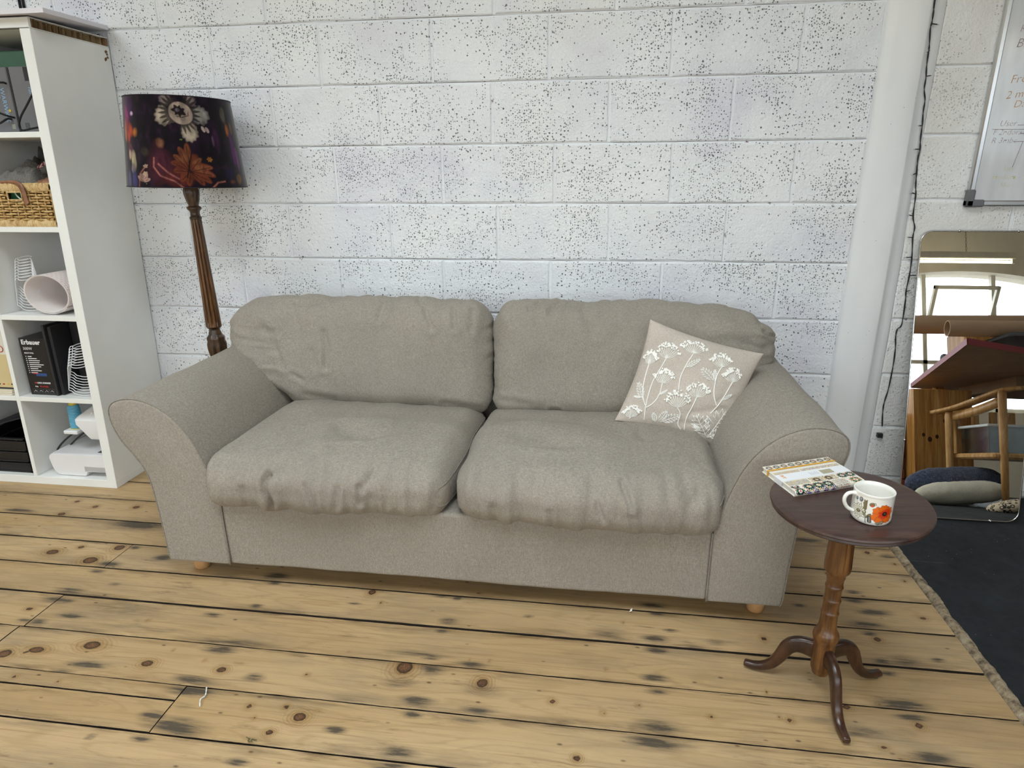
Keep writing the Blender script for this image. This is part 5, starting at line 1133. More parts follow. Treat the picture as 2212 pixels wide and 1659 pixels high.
for side in range(4):
    nst = 10
    for r in range(rows_):
        z = z0w+(z1w-z0w)*(r+.5)/rows_
        run = []
        for k in range(nst*2+1):
            s = k/(nst*2); x = face_pt(side, s, z, 0)[0]
            inh = side == 0 and hole[0] < x < hole[1] and hole[2] < z < hole[3]
            if inh:
                if len(run) > 1: weave.tube(run, .0044, 6, caps=False)
                run = []; continue
            out = .0045*math.sin(math.pi*(k+.5)+math.pi*r) if k % 2 else .0*1
            out = (.0075 if ((k//2+r) % 2 == 0) else -.006) if k % 2 == 0 else 0
            run.append(face_pt(side, s, z+Rw.uniform(-.0012, .0012), out))
        if len(run) > 1: weave.tube(run, .0044, 6, caps=False)
    for k in range(nst+1):
        s = k/nst
        if side == 0 and hole[0] < face_pt(0, s, 0, 0)[0] < hole[1]:
            weave.tube([face_pt(side, s, z0w-.004, .0005), face_pt(side, s, hole[2], .0005)], .0035, 5); weave.tube([face_pt(side, s, hole[3], .0005), face_pt(side, s, z1w+.004, .0005)], .0035, 5)
        else: weave.tube([face_pt(side, s, z0w-.004, .0005), face_pt(side, s, z1w+.004, .0005)], .0035, 5)
w_ = weave.build('weave', M_WIK, BAS); w_['kind'] = 'stuff'
for nm, za, zb in (('top_rim', z1w, bz1), ('bottom_rim', bz0, z0w)):
    rim = MB()
    for side in range(4):
        n = 44
        for k in range(n):
            s = (k+.5)/n; zz_ = Rw.uniform(-.001, .001); rim.tube([face_pt(side, s, za, .002), face_pt(side, s+.004, (za+zb)/2, .006), face_pt(side, s, zb+zz_, .002), face_pt(side, s, zb+zz_, -.006)], .0038, 5, caps=False)
    o = rim.build(nm, M_WIKR, BAS); o['kind'] = 'stuff'
hp_ = [(hole[0], hole[2]), (hole[1], hole[2]), (hole[1], hole[3]), (hole[0], hole[3])]
mb = MB(); mb.tube([(x, by0-.003, z) for x, z in hp_], .0035, 6, closed=True); mb.build('hand_hold', M_WIKR, BAS)
mb = MB(); mb.grid(10, 8, lambda a, b: (hole[0]-.008+a*.08, by0+.018+.008*math.sin(a*7)*math.cos(b*4), hole[2]-.01+b*.05)); tag(mb.build('green_cloth', simple('dark_green_cloth', '#1f5a3c', .8)), 'dark green cloth seen through the basket hand hole', 'cloth')
mb = MB(); mb.tube(bez([(-1.815, by0+.010, 1.240), (-1.808, by0+.009, 1.225), (-1.795, by0+.009, 1.211), (-1.778, by0+.010, 1.206)], 6), .003, 6); tag(mb.build('pale_ribbon', simple('pale_ribbon', '#c9d3c2', .7)), 'pale ribbon on the green cloth in the basket', 'ribbon')
M_WOOL = fabric_mat('grey_wool', '#3a3936', '#6a6863', '#95938c', 1.1, .6); M_WOOLD = fabric_mat('charcoal_wool', '#2a2928', '#45433f', '#5e5b56', 1.1, .6)
def lump(name, cx, cy, z0, rx, ry, h, seed, mat, label, ridg=.16, n=72):
    mb = MB()
    def f(a, b):
        x = (a*2-1); y = (b*2-1); r = min(1, max(abs(x), abs(y))**6); e = (1-x*x*.9)*(1-y*y*.9)
        w = noise.noise(Vector((x*2.2+seed, y*2.2, seed)))+.5*noise.noise(Vector((x*5+seed, y*4, seed)))
        rd = 1-abs(noise.noise(Vector((x*2.0-y*.8+seed*2, y*2.6+x, seed*3))))*2
        return (cx+x*rx, cy+y*ry, z0+h*max(0, e)**.6*(.62+.25*w+ridg*rd)*(1-r*.9))
    mb.grid(n, n, f); o = mb.build(name, mat); tag(o, label, 'cloth', 'cloths heaped in the wicker basket'); return o
lump('wool_cloth', -1.845, -.24, 1.245, .112, .12, .110, 2.3, M_WOOL, 'folded grey wool cloth on top of the wicker basket')
lump('wool_cloth', -1.875, -.15, 1.245, .085, .08, .165, 6.1, M_WOOLD, 'charcoal wool cloth at the back of the wicker basket')
T = NT('red_white_weave'); p = T.objc(); wv = T.math('SINE', T.math('ADD', T.math('MULTIPLY', T.sep(p)[0], 520), T.math('MULTIPLY', T.math('SINE', T.math('MULTIPLY', T.sep(p)[1], 500)), 1.6)))
M_RED = T.out(T.ramp(T.maprange(wv, -.3, .3, 0, 1), [(.3, srgb('#6c1f2c')), (.7, srgb('#c9a8a6'))]), .85)
def strip(name, pts, w, wd, mat, label, cat, thick=.006, grp=None, parent=None):
    """folded strip swept along pts with half-width vector wd"""
    P = bez(pts, 8); N = len(P); W_ = Vector(wd)*w; mb = MB(); t = Vector((0, 0, thick))
    for i in range(N): pass
    ring_ = []
    vs = []; fs = []
    for i, p in enumerate(P):
        a = P[max(0, i-1)]; b = P[min(N-1, i+1)]; tg = (b-a).normalized(); nn = tg.cross(W_.normalized()).normalized()*thick/2
        vs += [p-W_-nn, p+W_-nn, p+W_+nn, p-W_+nn]
        if i: 
            k = (i-1)*4
            for q in range(4): fs.append((k+q, k+(q+1) % 4, k+4+(q+1) % 4, k+4+q))
    fs.append((3, 2, 1, 0)); k = (N-1)*4; fs.append((k, k+1, k+2, k+3)); mb.add(vs, fs)
    o = mb.build(name, mat, parent, fix=True)
    return tag(o, label, cat, grp) if parent is None else o
strip('patterned_scarf', [(-1.768, -.255, 1.318), (-1.735, -.245, 1.342), (-1.705, -.235, 1.358), (-1.680, -.23, 1.368)], .022, (.15, 1, -.3), M_RED, 'red and white patterned scarf folded on the basket', 'scarf', .010)
strip('dark_scarf', [(-1.742, -.265, 1.306), (-1.71, -.26, 1.322), (-1.68, -.25, 1.340), (-1.655, -.245, 1.352)], .026, (.2, 1, -.3), M_WOOLD, 'dark grey scarf folded on the basket under the red one', 'scarf', .022)
M_LEA = wood_mat('tan_leather', '#6b4430', '#8f6246', '#a97b5b', .5, (14, 14, 14), 3)
strip('leather_strap', [(-1.93, -.368, 1.270), (-1.86, -.372, 1.272), (-1.80, -.376, 1.273), (-1.765, -.384, 1.262), (-1.752, -.387, 1.235), (-1.750, -.387, 1.205), (-1.748, -.387, 1.190)], .012, (.8, -.1, .45), M_LEA, 'tan leather strap hanging over the front of the basket', 'strap', .004)
lump('leather_bag', -1.700, -.31, 1.262, .045, .045, .034, 4.4, M_LEA, 'tan leather pouch lying on the basket rim', .1, 24)['group'] = 'leather goods on the basket'
# ------------------------------------------------ third row: wire frames and a roll of lining
M_WIRE = simple('white_wire', '#e9e9ea', .4, var=.02)
def wire_stack(name, ox, oy, oz, n, sx, sz, lean, label):
    t = thing(name, (ox, oy, oz), label, 'wire frame', 'stacked white wire frames')
    for k in range(n):
        # frames nest into one another: each sits a little higher and further in; only the outer one keeps its full legs
        w = sx/2*(1-.012*k); dz = k*sz*.052; dx = lean[0]*k; Y0 = oy+k*.003; X0 = ox+dx; Z0 = oz+dz; h = sz*.62 if k else sz*.62
        top = Z0+h; tw = w*.74; rr_ = w*.52
        for sg in (-1, 1):
            mb = MB(); mb.tube([(X0+sg*w*.40, Y0, Z0+.003), (X0+sg*w*.62, Y0, Z0+.006), (X0+sg*w*.78, Y0, Z0+h*.13), (X0+sg*w, Y0, Z0+h*.17), (X0+sg*w*.97, Y0, Z0+h*.24), (X0+sg*tw*1.04, Y0+.002, top-.010), (X0+sg*tw*.92, Y0+.004, top), (X0+sg*rr_, Y0+.010, top+.002)], .0017, 5); mb.build('wire', M_WIRE, t)
        mb = MB(); mb.tube(bez([(X0-w*.40, Y0, Z0+.003), (X0, Y0-.006, Z0+.0025), (X0+w*.40, Y0, Z0+.003)], 5), .0017, 5); mb.build('wire', M_WIRE, t)
        mb = MB(); mb.tube([(X0+rr_*math.cos(a), Y0+.012+rr_*.8*math.sin(a), top+.002+.006*math.sin(a)) for a in [i*2*math.pi/20 for i in range(20)]], .0017, 5, closed=True); mb.build('wire', M_WIRE, t)
    return t
wire_stack('wire_frame_stack', -1.912, -.315, .7605, 8, .112, .215, (-.0005, 0), 'stack of white wire frames behind the pink roll on the third shelf')
wire_stack('wire_frame_stack', -1.716, -.352, .4085, 8, .136, .21, (.0005, 0), 'stack of white wire frames on the shelf beside the black box')
T = NT('pink_grid_paper'); p = T.objc(); q = T.sep(T.vec(p, (1, 1, 1)))
br = T.n('TexBrick', Vector=T.comb(T.math('MULTIPLY', T.attr('uu'), 1.0), q[1], 0), Color1=srgb('#f4eae8'), Color2=srgb('#f6eeec'), Mortar=srgb('#c99f98'), Scale=1.0)
br.inputs['Mortar Size'].default_value = .0007; br.inputs['Brick Width'].default_value = .022; br.inputs['Row Height'].default_value = .011; br.offset = .5
M_ROLL = T.out(br.outputs[0], .6)
M_ROLLI = simple('pale_pink_backing', '#f1e9e6', .65, var=.03)
mb = MB(); rcx, rcz, ra, rb = -1.768, .842, .102, .080; turns = 2.3; NS = 150; lean = -.12
def spir(t, y, out=0):
    an = -2.45+t*turns*2*math.pi; k = 1-.085*(1-t)-.0*t; r = k+out
    x, z = ra*r*math.cos(an), rb*r*math.sin(an)
    return (rcx+x*math.cos(lean)-z*math.sin(lean)+(.085-.0)*0, y, rcz+x*math.sin(lean)+z*math.cos(lean))
mb.mi = 0; mb.grid(NS, 12, lambda a, b: spir(a, -.372+b*.29))
n0 = len(mb.v); mb.mi = 1; mb.grid(NS, 12, lambda a, b: spir(a, -.372+b*.29, -.018), flip=True)
mb.grid(NS, 2, lambda a, b: spir(a, -.372, -.018*b))
ro = mb.build('paper_roll', [M_ROLL, M_ROLLI]); tag(ro, 'loose roll of pale pink gridded lining on the third shelf', 'paper roll')
at = ro.data.attributes.new('uu', 'FLOAT', 'POINT'); uu = np.zeros(len(ro.data.vertices), np.float32); uu[:NS*12] = np.repeat(np.linspace(0, turns*.62, NS), 12); at.data.foreach_set('value', uu)
WLOC[ro.name] = Vector(ro.location)
def roll_text():
    A = math.radians(38); c = Vector((rcx+ra*1.012*math.cos(A), -.330, rcz+rb*1.012*math.sin(A)+.0)); ex = Vector((-.10, 1, 0)).normalized(); tg = Vector((-ra*math.sin(A), 0, rb*math.cos(A))).normalized()
    text_mesh('lettering', 'Stick', simple('red_ink', '#b3323c', .5), ro, frame_mat(c+Vector((.004, 0, .003)), Vector((.45, .55, -.5)), Vector((.25, .55, .62))), .040, .0002, 'red lettering on the roll', .0006)
roll_text()
mb = MB(); mb.box(-1.70, -1.640, -.10, -.03, .7595, .915, .006); tag(mb.build('clear_tub', glass_mat('clear_plastic', (.82, .86, .88, 1), .05, .8), smooth=False), 'clear plastic tub at the back of the third shelf', 'tub')
# ------------------------------------------------ fourth row: black tool box, boards
M_BLKG = simple('black_gloss_card', '#17171b', .32, var=.1); M_WHI = simple('white_ink', '#e2e2e2', .5); M_REDI = simple('red_ink_mark', '#b02a30', .5); M_BLUE = simple('blue_ink_mark', '#27477c', .5); M_GREYI = simple('grey_ink_mark', '#6c6c70', .5)
ea, eb, ez0, ez1, ey = -1.958, -1.838, .4082, .655, -.362
EB = thing('tool_box', ((ea+eb)/2, -.25, ez0), 'black power tool carton with white lettering on the fourth shelf', 'box')
mb = MB(); mb.box(ea, eb, ey, -.13, ez0, ez1, .0015); mb.build('carton', M_BLKG, EB, smooth=False)
def etext(s, x, z, size, mat, bold=0): text_mesh('lettering', s, mat, EB, frame_mat((x, ey-.0004, z), (1, 0, 0), (0, 0, 1)), size, .0001, None, bold)
etext('Erbauer', ea+.010, ez1-.026, .0275, M_WHI, .0009); etext('300W', ea+.012, ez1-.050, .017, M_WHI); etext('MULTI TOOL', ea+.014, ez1-.066, .0075, M_WHI, .0003)
for k, w in enumerate((.018, .040, .052, .048, .066, .052, .036, .050, .030)):
    mb = MB(); z = ez1-.080-k*.0088; mb.box(ea+.026, ea+.026+w, ey-.0005, ey, z, z+.0032); mb.build('printed_line', M_WHI, EB, smooth=False)
    mb = MB(); mb.lathe([(.0001, 0), (.0022, 0)], (ea+.018, ey-.0005, z+.0016), 10, axis=Matrix.Rotation(math.pi/2, 3, 'X'), cap=False); mb.build('bullet', M_WHI, EB, smooth=False)
mb = MB(); mb.box(ea+.046, ea+.096, ey-.0005, ey, ez0+.083, ez0+.096); mb.build('picture_print', M_BLUE, EB, smooth=False); mb = MB(); mb.box(ea+.032, ea+.058, ey-.0006, ey, ez0+.093, ez0+.097); mb.build('picture_print', M_REDI, EB, smooth=False)
mb = MB(); mb.box(ea+.030, ea+.040, ey-.0005, ey, ez0+.050, ez0+.056); mb.build('picture_print', M_REDI, EB, smooth=False); etext('UICK CHANGE', ea+.042, ez0+.050, .0092, M_WHI, .0004); etext('4-in', ea+.028, ez0+.034, .009, M_WHI, .0003)
mb = MB(); mb.box(ea+.052, ea+.057, ey-.0005, ey, ez0+.034, ez0+.041); mb.build('picture_print', M_REDI, EB, smooth=False); etext('ACCESS', ea+.060, ez0+.034, .0085, M_REDI, .0003)
for k in range(4):
    x = ea+.014+k*.026; mb = MB(); mb.tube([(x, ey-.0004, ez0+.008), (x+.022, ey-.0004, ez0+.008), (x+.022, ey-.0004, ez0+.026), (x, ey-.0004, ez0+.026)], .0005, 4, closed=True); mb.build('icon_frame', M_GREYI, EB)
    mb = MB(); mb.tube([(x+.004, ey-.0004, ez0+.013+.002*(k % 2)), (x+.010, ey-.0004, ez0+.020), (x+.018, ey-.0004, ez0+.014)], .0008, 4); mb.build('icon', M_WHI, EB)
for (x0, x1, zt, y0, nm, lab, lean_) in ((-1.834, -1.823, .712, -.368, 'black_board', 'thin black board standing right beside the black carton', -.0), (-1.820, -1.806, .704, -.355, 'black_board', 'second black board, between the carton and the black file box', 0), (-1.800, -1.655, .734, -.262, 'file_box', 'large black file box standing behind the wire frames', 0)):
    mb = MB(); mb.box(x0, x1, y0, -.06, .4082, zt, .0015); M = Matrix.Translation((x0, 0, .4082)) @ Matrix.Rotation(lean_, 4, 'Y') @ Matrix.Translation((-x0, 0, -.4082)); mb.v = [tuple(M @ Vector(v)) for v in mb.v]
    tag(mb.build(nm, simple('matt_black_board', '#232326', .5, var=.08), smooth=False), lab, 'board' if nm == 'black_board' else 'box')
# ------------------------------------------------ bottom row: sewing machine, thread
M_SEW = simple('white_plastic', '#e6e5e6', .3, var=.015); M_SEWG = simple('grey_plastic', '#b4b2b2', .35); M_MET = simple('steel_parts', '#8a8a8c', .3, .9)
SM = thing('sewing_machine', (-1.76, -.26, .0365), 'white sewing machine on the bottom shelf', 'sewing machine')
pr = [(-1.926, .055), (-1.934, .075), (-1.942, .118), (-1.938, .131), (-1.926, .139), (-1.640, .142), (-1.640, .060), (-1.765, .058), (-1.776, .0375), (-1.900, .0375), (-1.912, .042)]
mb = MB(); n = len(pr)
ys_ = [(-.372, .006), (-.366, .0015), (-.355, 0), (-.17, 0)]
cx_, cz_ = -1.79, .09
vs = [(cx_+(x-cx_)*(1-i*4), y, cz_+(z-cz_)*(1-i*8)) for y, i in ys_ for x, z in pr]; fs = [tuple(range(n))]
for j in range(3):
    for k in range(n): fs.append((j*n+k, j*n+(k+1) % n, (j+1)*n+(k+1) % n, (j+1)*n+k))
fs.append(tuple(3*n+k for k in range(n))[::-1]); mb.add(vs, fs); mb.build('bed', M_SEW, SM, angle=35, fix=True)
mb = MB(); mb.box(-1.775, -1.640, -.3735, -.372, .062, .085, .001); mb.build('bed_recess', M_SEWG, SM, smooth=False)
# head of the machine hanging over the bed
def loft(secs, name, mat):
    mb = MB(); n = len(secs[0]); vs = [p for s in secs for p in s]; fs = [tuple(range(n))[::-1]]
    for j in range(len(secs)-1):
        for k in range(n): fs.append((j*n+k, j*n+(k+1) % n, (j+1)*n+(k+1) % n, (j+1)*n+k))
    fs.append(tuple((len(secs)-1)*n+k for k in range(n))); mb.add(vs, fs); return mb.build(name, mat, SM, angle=30, fix=True)
def rr(x0, x1, y0, y1, z, c=.012):
    return [(x0+c, y0, z), (x1-c, y0, z), (x1, y0+c, z), (x1, y1-c, z), (x1-c, y1, z), (x0+c, y1, z), (x0, y1-c, z), (x0, y0+c, z)]
loft([rr(-1.748, -1.640, -.345, -.25, .205), rr(-1.752, -1.640, -.35, -.24, .215), rr(-1.790, -1.640, -.352, -.19, .262), rr(-1.800, -1.640, -.352, -.16, .272), rr(-1.800, -1.640, -.352, -.15, .292), rr(-1.790, -1.640, -.340, -.13, .305), rr(-1.745, -1.640, -.300, -.09, .340), rr(-1.735, -1.640, -.29, -.09, .345)], 'head', M_SEW)
mb = MB(); mb.box(-1.80, -1.70, -.16, -.09, .139, .30, .01); mb.build('pillar', M_SEW, SM, smooth=False)
mb = MB(); mb.sphere((-1.726, -.322, .318), .007, 12, 8); mb.build('dial', M_SEW, SM)
mb = MB(); mb.tube([(-1.690, -.31, .21), (-1.684, -.31, .150)], .0035, 8); mb.build('needle_bar', M_MET, SM)
mb = MB(); mb.box(-1.705, -1.668, -.335, -.29, .150, .156, .001); mb.build('presser_foot', M_MET, SM, smooth=False); mb = MB(); mb.box(-1.720, -1.645, -.345, -.25, .1415, .1432); mb.build('needle_plate', M_MET, SM, smooth=False)
mb = MB(); mb.box(-1.866, -1.80, -.345, -.20, .222, .238, .003); mb.build('thread_stand', M_SEW, SM, smooth=False)
T = NT('blue_thread'); p = T.objc(); M_THR = T.out(T.ramp(T.noise(T.vec(p, (8, 8, 60)), 6, 3), [(.3, srgb('#3d93bd')), (.7, srgb('#7cc3df'))]), .5, T.bump(T.math('SINE', T.math('MULTIPLY', T.sep(p)[2], 4200)), .3, .001))
def cone(x, y, z, h, r0, r1, mat, capm, label):
    t = thing('thread_cone', (x, y, z), label, 'thread'); mb = MB(); mb.lathe([(r0*.95, .002), (r0, .004), (r0*.98, h*.3), ((r0*.4+r1*.6)*1.04, h*.7), (r1, h*.88), (r1*.9, h*.9)], (x, y, z), 28); mb.build('thread', mat, t, angle=50)
    mb = MB(); mb.lathe([(r1*.75, h*.88), (r1*.75, h*.94), (r1*.62, h), (r1*.3, h), (r1*.3, h*.95)], (x, y, z), 24); mb.build('cone_top', capm, t, angle=40); mb = MB(); mb.lathe([(.001, 0), (r0*1.02, 0), (r0*1.02, .003), (.001, .003)], (x, y, z), 24); mb.build('cone_foot', capm, t, angle=40)
M_YEL = simple('yellow_plastic', '#d3bd2c', .4)
cone(-1.832, -.300, .2386, .118, .0265, .0215, M_THR, M_YEL, 'sky blue thread cone with yellow top standing on the sewing machine')
cone(-1.775, -.075, .301, .070, .022, .018, simple('teal_thread', '#1f5a5c', .6), M_BLK, 'dark teal thread cone behind the sewing machine head')
M_CAB = simple('black_cable', '#141416', .45)
mb = MB(); mb.tube(bez([(-1.83, -.20, .222), (-1.90, -.26, .19), (-1.955, -.30, .13), (-1.955, -.31, .075), (-1.925, -.30, .0405), (-1.85, -.25, .0405)], 10), .0042, 8); tag(mb.build('power_cable', M_CAB), 'black power cable looping out left of the sewing machine bed', 'cable', 'sewing machine cables')
mb = MB(); mb.tube(bez([(-1.82, -.19, .222), (-1.885, -.25, .17), (-1.935, -.285, .11), (-1.938, -.29, .065), (-1.91, -.28, .0405), (-1.85, -.2, .0405)], 10), .0035, 8); tag(mb.build('power_cable', M_CAB), 'thinner inner black cable behind the sewing machine bed', 'cable', 'sewing machine cables')
# ------------------------------------------------ second column
mb = MB(); mb.box(-2.335, -2.035, -.36, -.08, .433, .742, .002); 
CB = thing('craft_box', (-2.185, -.22, .4075), 'beige cardboard box with printed lid at the left edge', 'box'); mb.build('body', simple('beige_card', '#cdb98a', .7, var=.05), CB, smooth=False)
mb = MB(); mb.box(-2.336, -2.034, -.3606, -.079, .580, .743, .001); mb.build('lid', simple('cream_card', '#d8d3c4', .7), CB, smooth=False)
mb = MB(); mb.tube([(-2.055+.013*math.cos(a), -.362, .605+.013*math.sin(a)) for a in [i*.314 for i in range(20)]], .0016, 6, closed=True); mb.build('printed_ring', M_REDI, CB)
mb = MB(); mb.box(-2.085, -2.066, -.3622, -.3606, .575, .66, .0); mb.build('dark_print', M_BLK, CB, smooth=False)
for k in range(6): mb = MB(); mb.box(-2.045-k*.02, -2.037-k*.02, -.3615, -.36, .447, .452); mb.build('coloured_print', (M_BLK, M_YEL, M_REDI)[k % 3], CB, smooth=False)
mb = MB(); mb.box(-2.336, -2.034, -.36, -.08, .4276, .433); mb.build('base_edge', M_BLK, CB, smooth=False)
for k in range(3):
    mb = MB(); mb.box(-2.33+.01*k, -2.028-.006*k, -.385+.008*k, -.12, .4078+k*.0065, .4138+k*.0065); tag(mb.build('paper_pad', simple('cream_paper', '#d9d0bc', .8), smooth=False), ('lowest', 'middle', 'topmost')[k]+' paper pad under the beige cardboard box', 'paper', 'paper pads under the box')
M_CRT = simple('black_plastic_crate', '#131316', .5, var=.1)
CR = thing('plastic_crate', (-2.19, -.22, .0365), 'black folding plastic crate on the bottom shelf left', 'crate')
cx0, cx1 = -2.338, -2.040
for (x0, x1, y0, y1) in ((cx0, cx1, -.365, -.355), (cx0, cx1, -.06, -.05), (cx1-.01, cx1, -.365, -.05), (cx0, cx0+.01, -.365, -.05)):
    for k in range(3): mb = MB(); z = .040+k*.052; mb.box(x0-.0, x1+.0, y0, y1, z, z+.040, .002); mb.build('wall_slat', M_CRT, CR, smooth=False)
    for k in range(4): mb = MB(); z = .036+k*.0515; mb.box(x0-.003, x1+.003, y0-.003, y1+.003, z, z+.007, .001); mb.build('rib', M_CRT, CR, smooth=False)
mb = MB(); mb.box(cx0, cx1, -.36, -.05, .0366, .044); mb.build('floor_panel', M_CRT, CR, smooth=False)
strip('crate_flap', [(cx0, -.20, .205), (-2.2, -.2, .245), (cx1+.005, -.2, .292)], .13, (0, 1, 0), simple('dark_navy_plastic', '#1b1d26', .45), 'dark folded plastic sheet lying over the black crate', 'sheet', .004)
# cables on the wall above the unit
def wallcable(x): mb = MB(); mb.tube([(x, -.008, 1.9), (x+.003, -.008, 2.3), (x, -.008, 3.0)], .005, 8); return mb.build('wall_cable', M_CAB)
tag(wallcable(-1.937), 'black cable running up the wall above the unit, left one', 'cable', 'cables on the wall'); tag(wallcable(-1.920), 'black cable running up the wall above the unit, right one', 'cable', 'cables on the wall')
# ================================================================== whiteboard
M_ALU = simple('aluminium', '#c6c8ca', .28, .85, var=.03); M_GRYP = simple('grey_plastic_corner', '#6d6e72', .5)
WB = thing('whiteboard', (2.35, -.015, 1.166), 'whiteboard in aluminium frame with faint handwriting, hung above the mirror', 'whiteboard')
wx0, wx1, wz0, wz1 = 1.7445, 2.95, 1.167, 2.07
T = NT('whiteboard_enamel'); p = T.pos(); sm = T.noise(T.vec(p, (6, 1, 1.5)), 3, 3)
M_WB = T.out(T.ramp(sm, [(.35, srgb('#d2d6da')), (.65, srgb('#e2e5e8'))]), .12, spec=.5)
mb = MB(); mb.box(wx0+.012, wx1-.012, -.020, -.005, wz0+.012, wz1-.012); mb.build('board', M_WB, WB, smooth=False)
for (a, b, c, d) in ((wx0, wx0+.019, wz0, wz1), (wx1-.019, wx1, wz0, wz1), (wx0, wx1, wz0, wz0+.019), (wx0, wx1, wz1-.019, wz1)):
    mb = MB(); mb.box(a, b, -.026, -.004, c, d, .004); mb.build('frame_rail', M_ALU, WB, angle=40)
for (a, sx) in ((wx0-.004, 1), (wx1+.004, -1)):
    for (c, sz) in ((wz0-.004, 1), (wz1+.004, -1)):
        mb = MB(); x0, x1 = sorted((a, a+sx*.026)); z0, z1 = sorted((c, c+sz*.062)); mb.box(x0, x1, -.030, -.002, z0, z1, .005); x0, x1 = sorted((a, a+sx*.062)); z0, z1 = sorted((c, c+sz*.026)); mb.box(x0, x1, -.030, -.002, z0, z1, .005); mb.build('corner_cap', M_GRYP, WB, angle=40)
M_OR = simple('orange_marker', '#c9976a', .6, var=.2, vs=60); M_BR = simple('brown_marker', '#a08f8c', .6, var=.2, vs=60); M_YM = simple('yellow_marker', '#d2cf9c', .6, var=.2, vs=60)
def wtext(s, x, z, size, mat, rot=.04, sh=.25): text_mesh('handwriting', s, mat, WB, frame_mat((x, -.0205, z), (1, 0, rot), (0, 0, 1)), size, .0001, None, -.0006, sh)
wtext('Freya', 1.806, 1.574, .038, M_OR, .1); wtext('2 metres', 1.802, 1.525, .036, M_OR, .1); wtext('Dacron', 1.832, 1.497, .034, M_OR, .04)
wtext('User', 1.800, 1.437, .028, M_BR, .0); wtext('F 2ndorac', 1.784, 1.409, .026, M_BR, .0); wtext('R 3mbc', 1.784, 1.381, .027, M_BR, .0); wtext('B.', 1.800, 1.686, .040, M_BR); wtext('Ro', 1.802, 1.733, .032, M_BR)
for s, x, z in (('lots', 1.842, 1.288), ('medium -', 1.812, 1.260), ('like -', 1.843, 1.233)): wtext(s, x, z, .024, M_YM, .0)
for (x0, z0, x1, z1) in ((1.781, 1.427, 1.93, 1.425), (1.86, 1.440, 1.93, 1.440), (1.875, 1.412, 1.94, 1.412), (1.858, 1.386, 1.94, 1.386), (1.888, 1.385, 1.872, 1.30)):
    mb = MB(); mb.tube([(x0, -.0204, z0), (x1, -.0204, z1)], .0008, 4); mb.build('ruled_line', M_BR, WB)
# ================================================================== string of lights
SLT = thing('string_lights', (1.55, -.02, .70), 'thin dark string of unlit fairy lights hanging beside the plastered pier', 'string lights')
wpts = [(1.512, 2.2), (1.514, 2.0), (1.515, 1.841), (1.519, 1.803), (1.52, 1.771), (1.517, 1.752), (1.525, 1.7), (1.526, 1.683), (1.528, 1.639), (1.533, 1.599), (1.534, 1.563), (1.544, 1.527), (1.545, 1.49), (1.55, 1.448), (1.553, 1.397), (1.558, 1.364), (1.556, 1.331), (1.561, 1.282), (1.566, 1.239), (1.572, 1.204), (1.576, 1.129), (1.588, 1.090), (1.588, 1.052), (1.597, 0.979), (1.600, 0.912), (1.598, 0.851), (1.602, 0.813), (1.604, 0.72), (1.592, .700), (1.590, .672), (1.597, .62), (1.600, .55), (1.598, .453), (1.592, .40), (1.592, .36), (1.600, .291)]
def wy(x): 
    for (a, b) in zip(prof[:-1], prof[1:]):
        if a[0] <= x <= b[0] and b[0] > a[0]: return a[1]+(b[1]-a[1])*(x-a[0])/(b[0]-a[0])-.006
    return -.009
prof = [(1.374, -.004), (1.388, -.016), (1.413, -.022), (1.463, -.027), (1.503, -.030), (1.512, -.027), (1.520, -.018), (1.543, -.011), (1.561, -.005), (1.566, -.003), (1.70, -.004)]
M_WIR = simple('dark_green_cable', '#26292b', .5)
P0 = bez([(x, wy(x), z) for x, z in wpts], 6)
for ph in (0, math.pi):
    mb = MB(); mb.tube([p+Vector((.0014*math.cos(i*.5+ph), -.0014*math.sin(i*.5+ph)*.8, 0)) for i, p in enumerate(P0)], .0015, 5); mb.build('wire', M_WIR, SLT)
stubs = [((1.521, 1.767), (1.544, 1.763)), ((1.529, 1.685), (1.513, 1.672)), ((1.535, 1.604), (1.551, 1.606)), ((1.55, 1.443), (1.53, 1.443)), ((1.558, 1.364), (1.529, 1.364)), ((1.561, 1.283), (1.54, 1.274)), ((1.572, 1.208), (1.547, 1.215)), ((1.577, 1.13), (1.55, 1.136)), ((1.586, 1.052), (1.562, 1.054)), ((1.596, .979), (1.568, .977)), ((1.600, .91), (1.628, .912)), ((1.599, .848), (1.613, .855)), ((1.516, 1.85), (1.50, 1.858))]
for (a, b) in stubs:
    A = Vector((a[0], wy(a[0]), a[1])); B = Vector((b[0], wy(b[0])-.008, b[1])); d = (B-A)
    st = MB(); st.tube([A, A+d*.75], .0019, 6); o = st.build('light_holder', M_WIR, SLT); st = MB(); st.tube([A+d*.72, A+d*.95, B], [.0017, .0017, .0008], 6); st.build('bulb', simple('clear_led', '#c8ccd0', .2), o)
mb = MB(); mb.box(1.585, 1.606, -.020, -.003, .243, .262, .002); tag(mb.build('wall_hook', M_WIR, smooth=False), 'small black cable clip low on the wall beside the pier', 'clip')
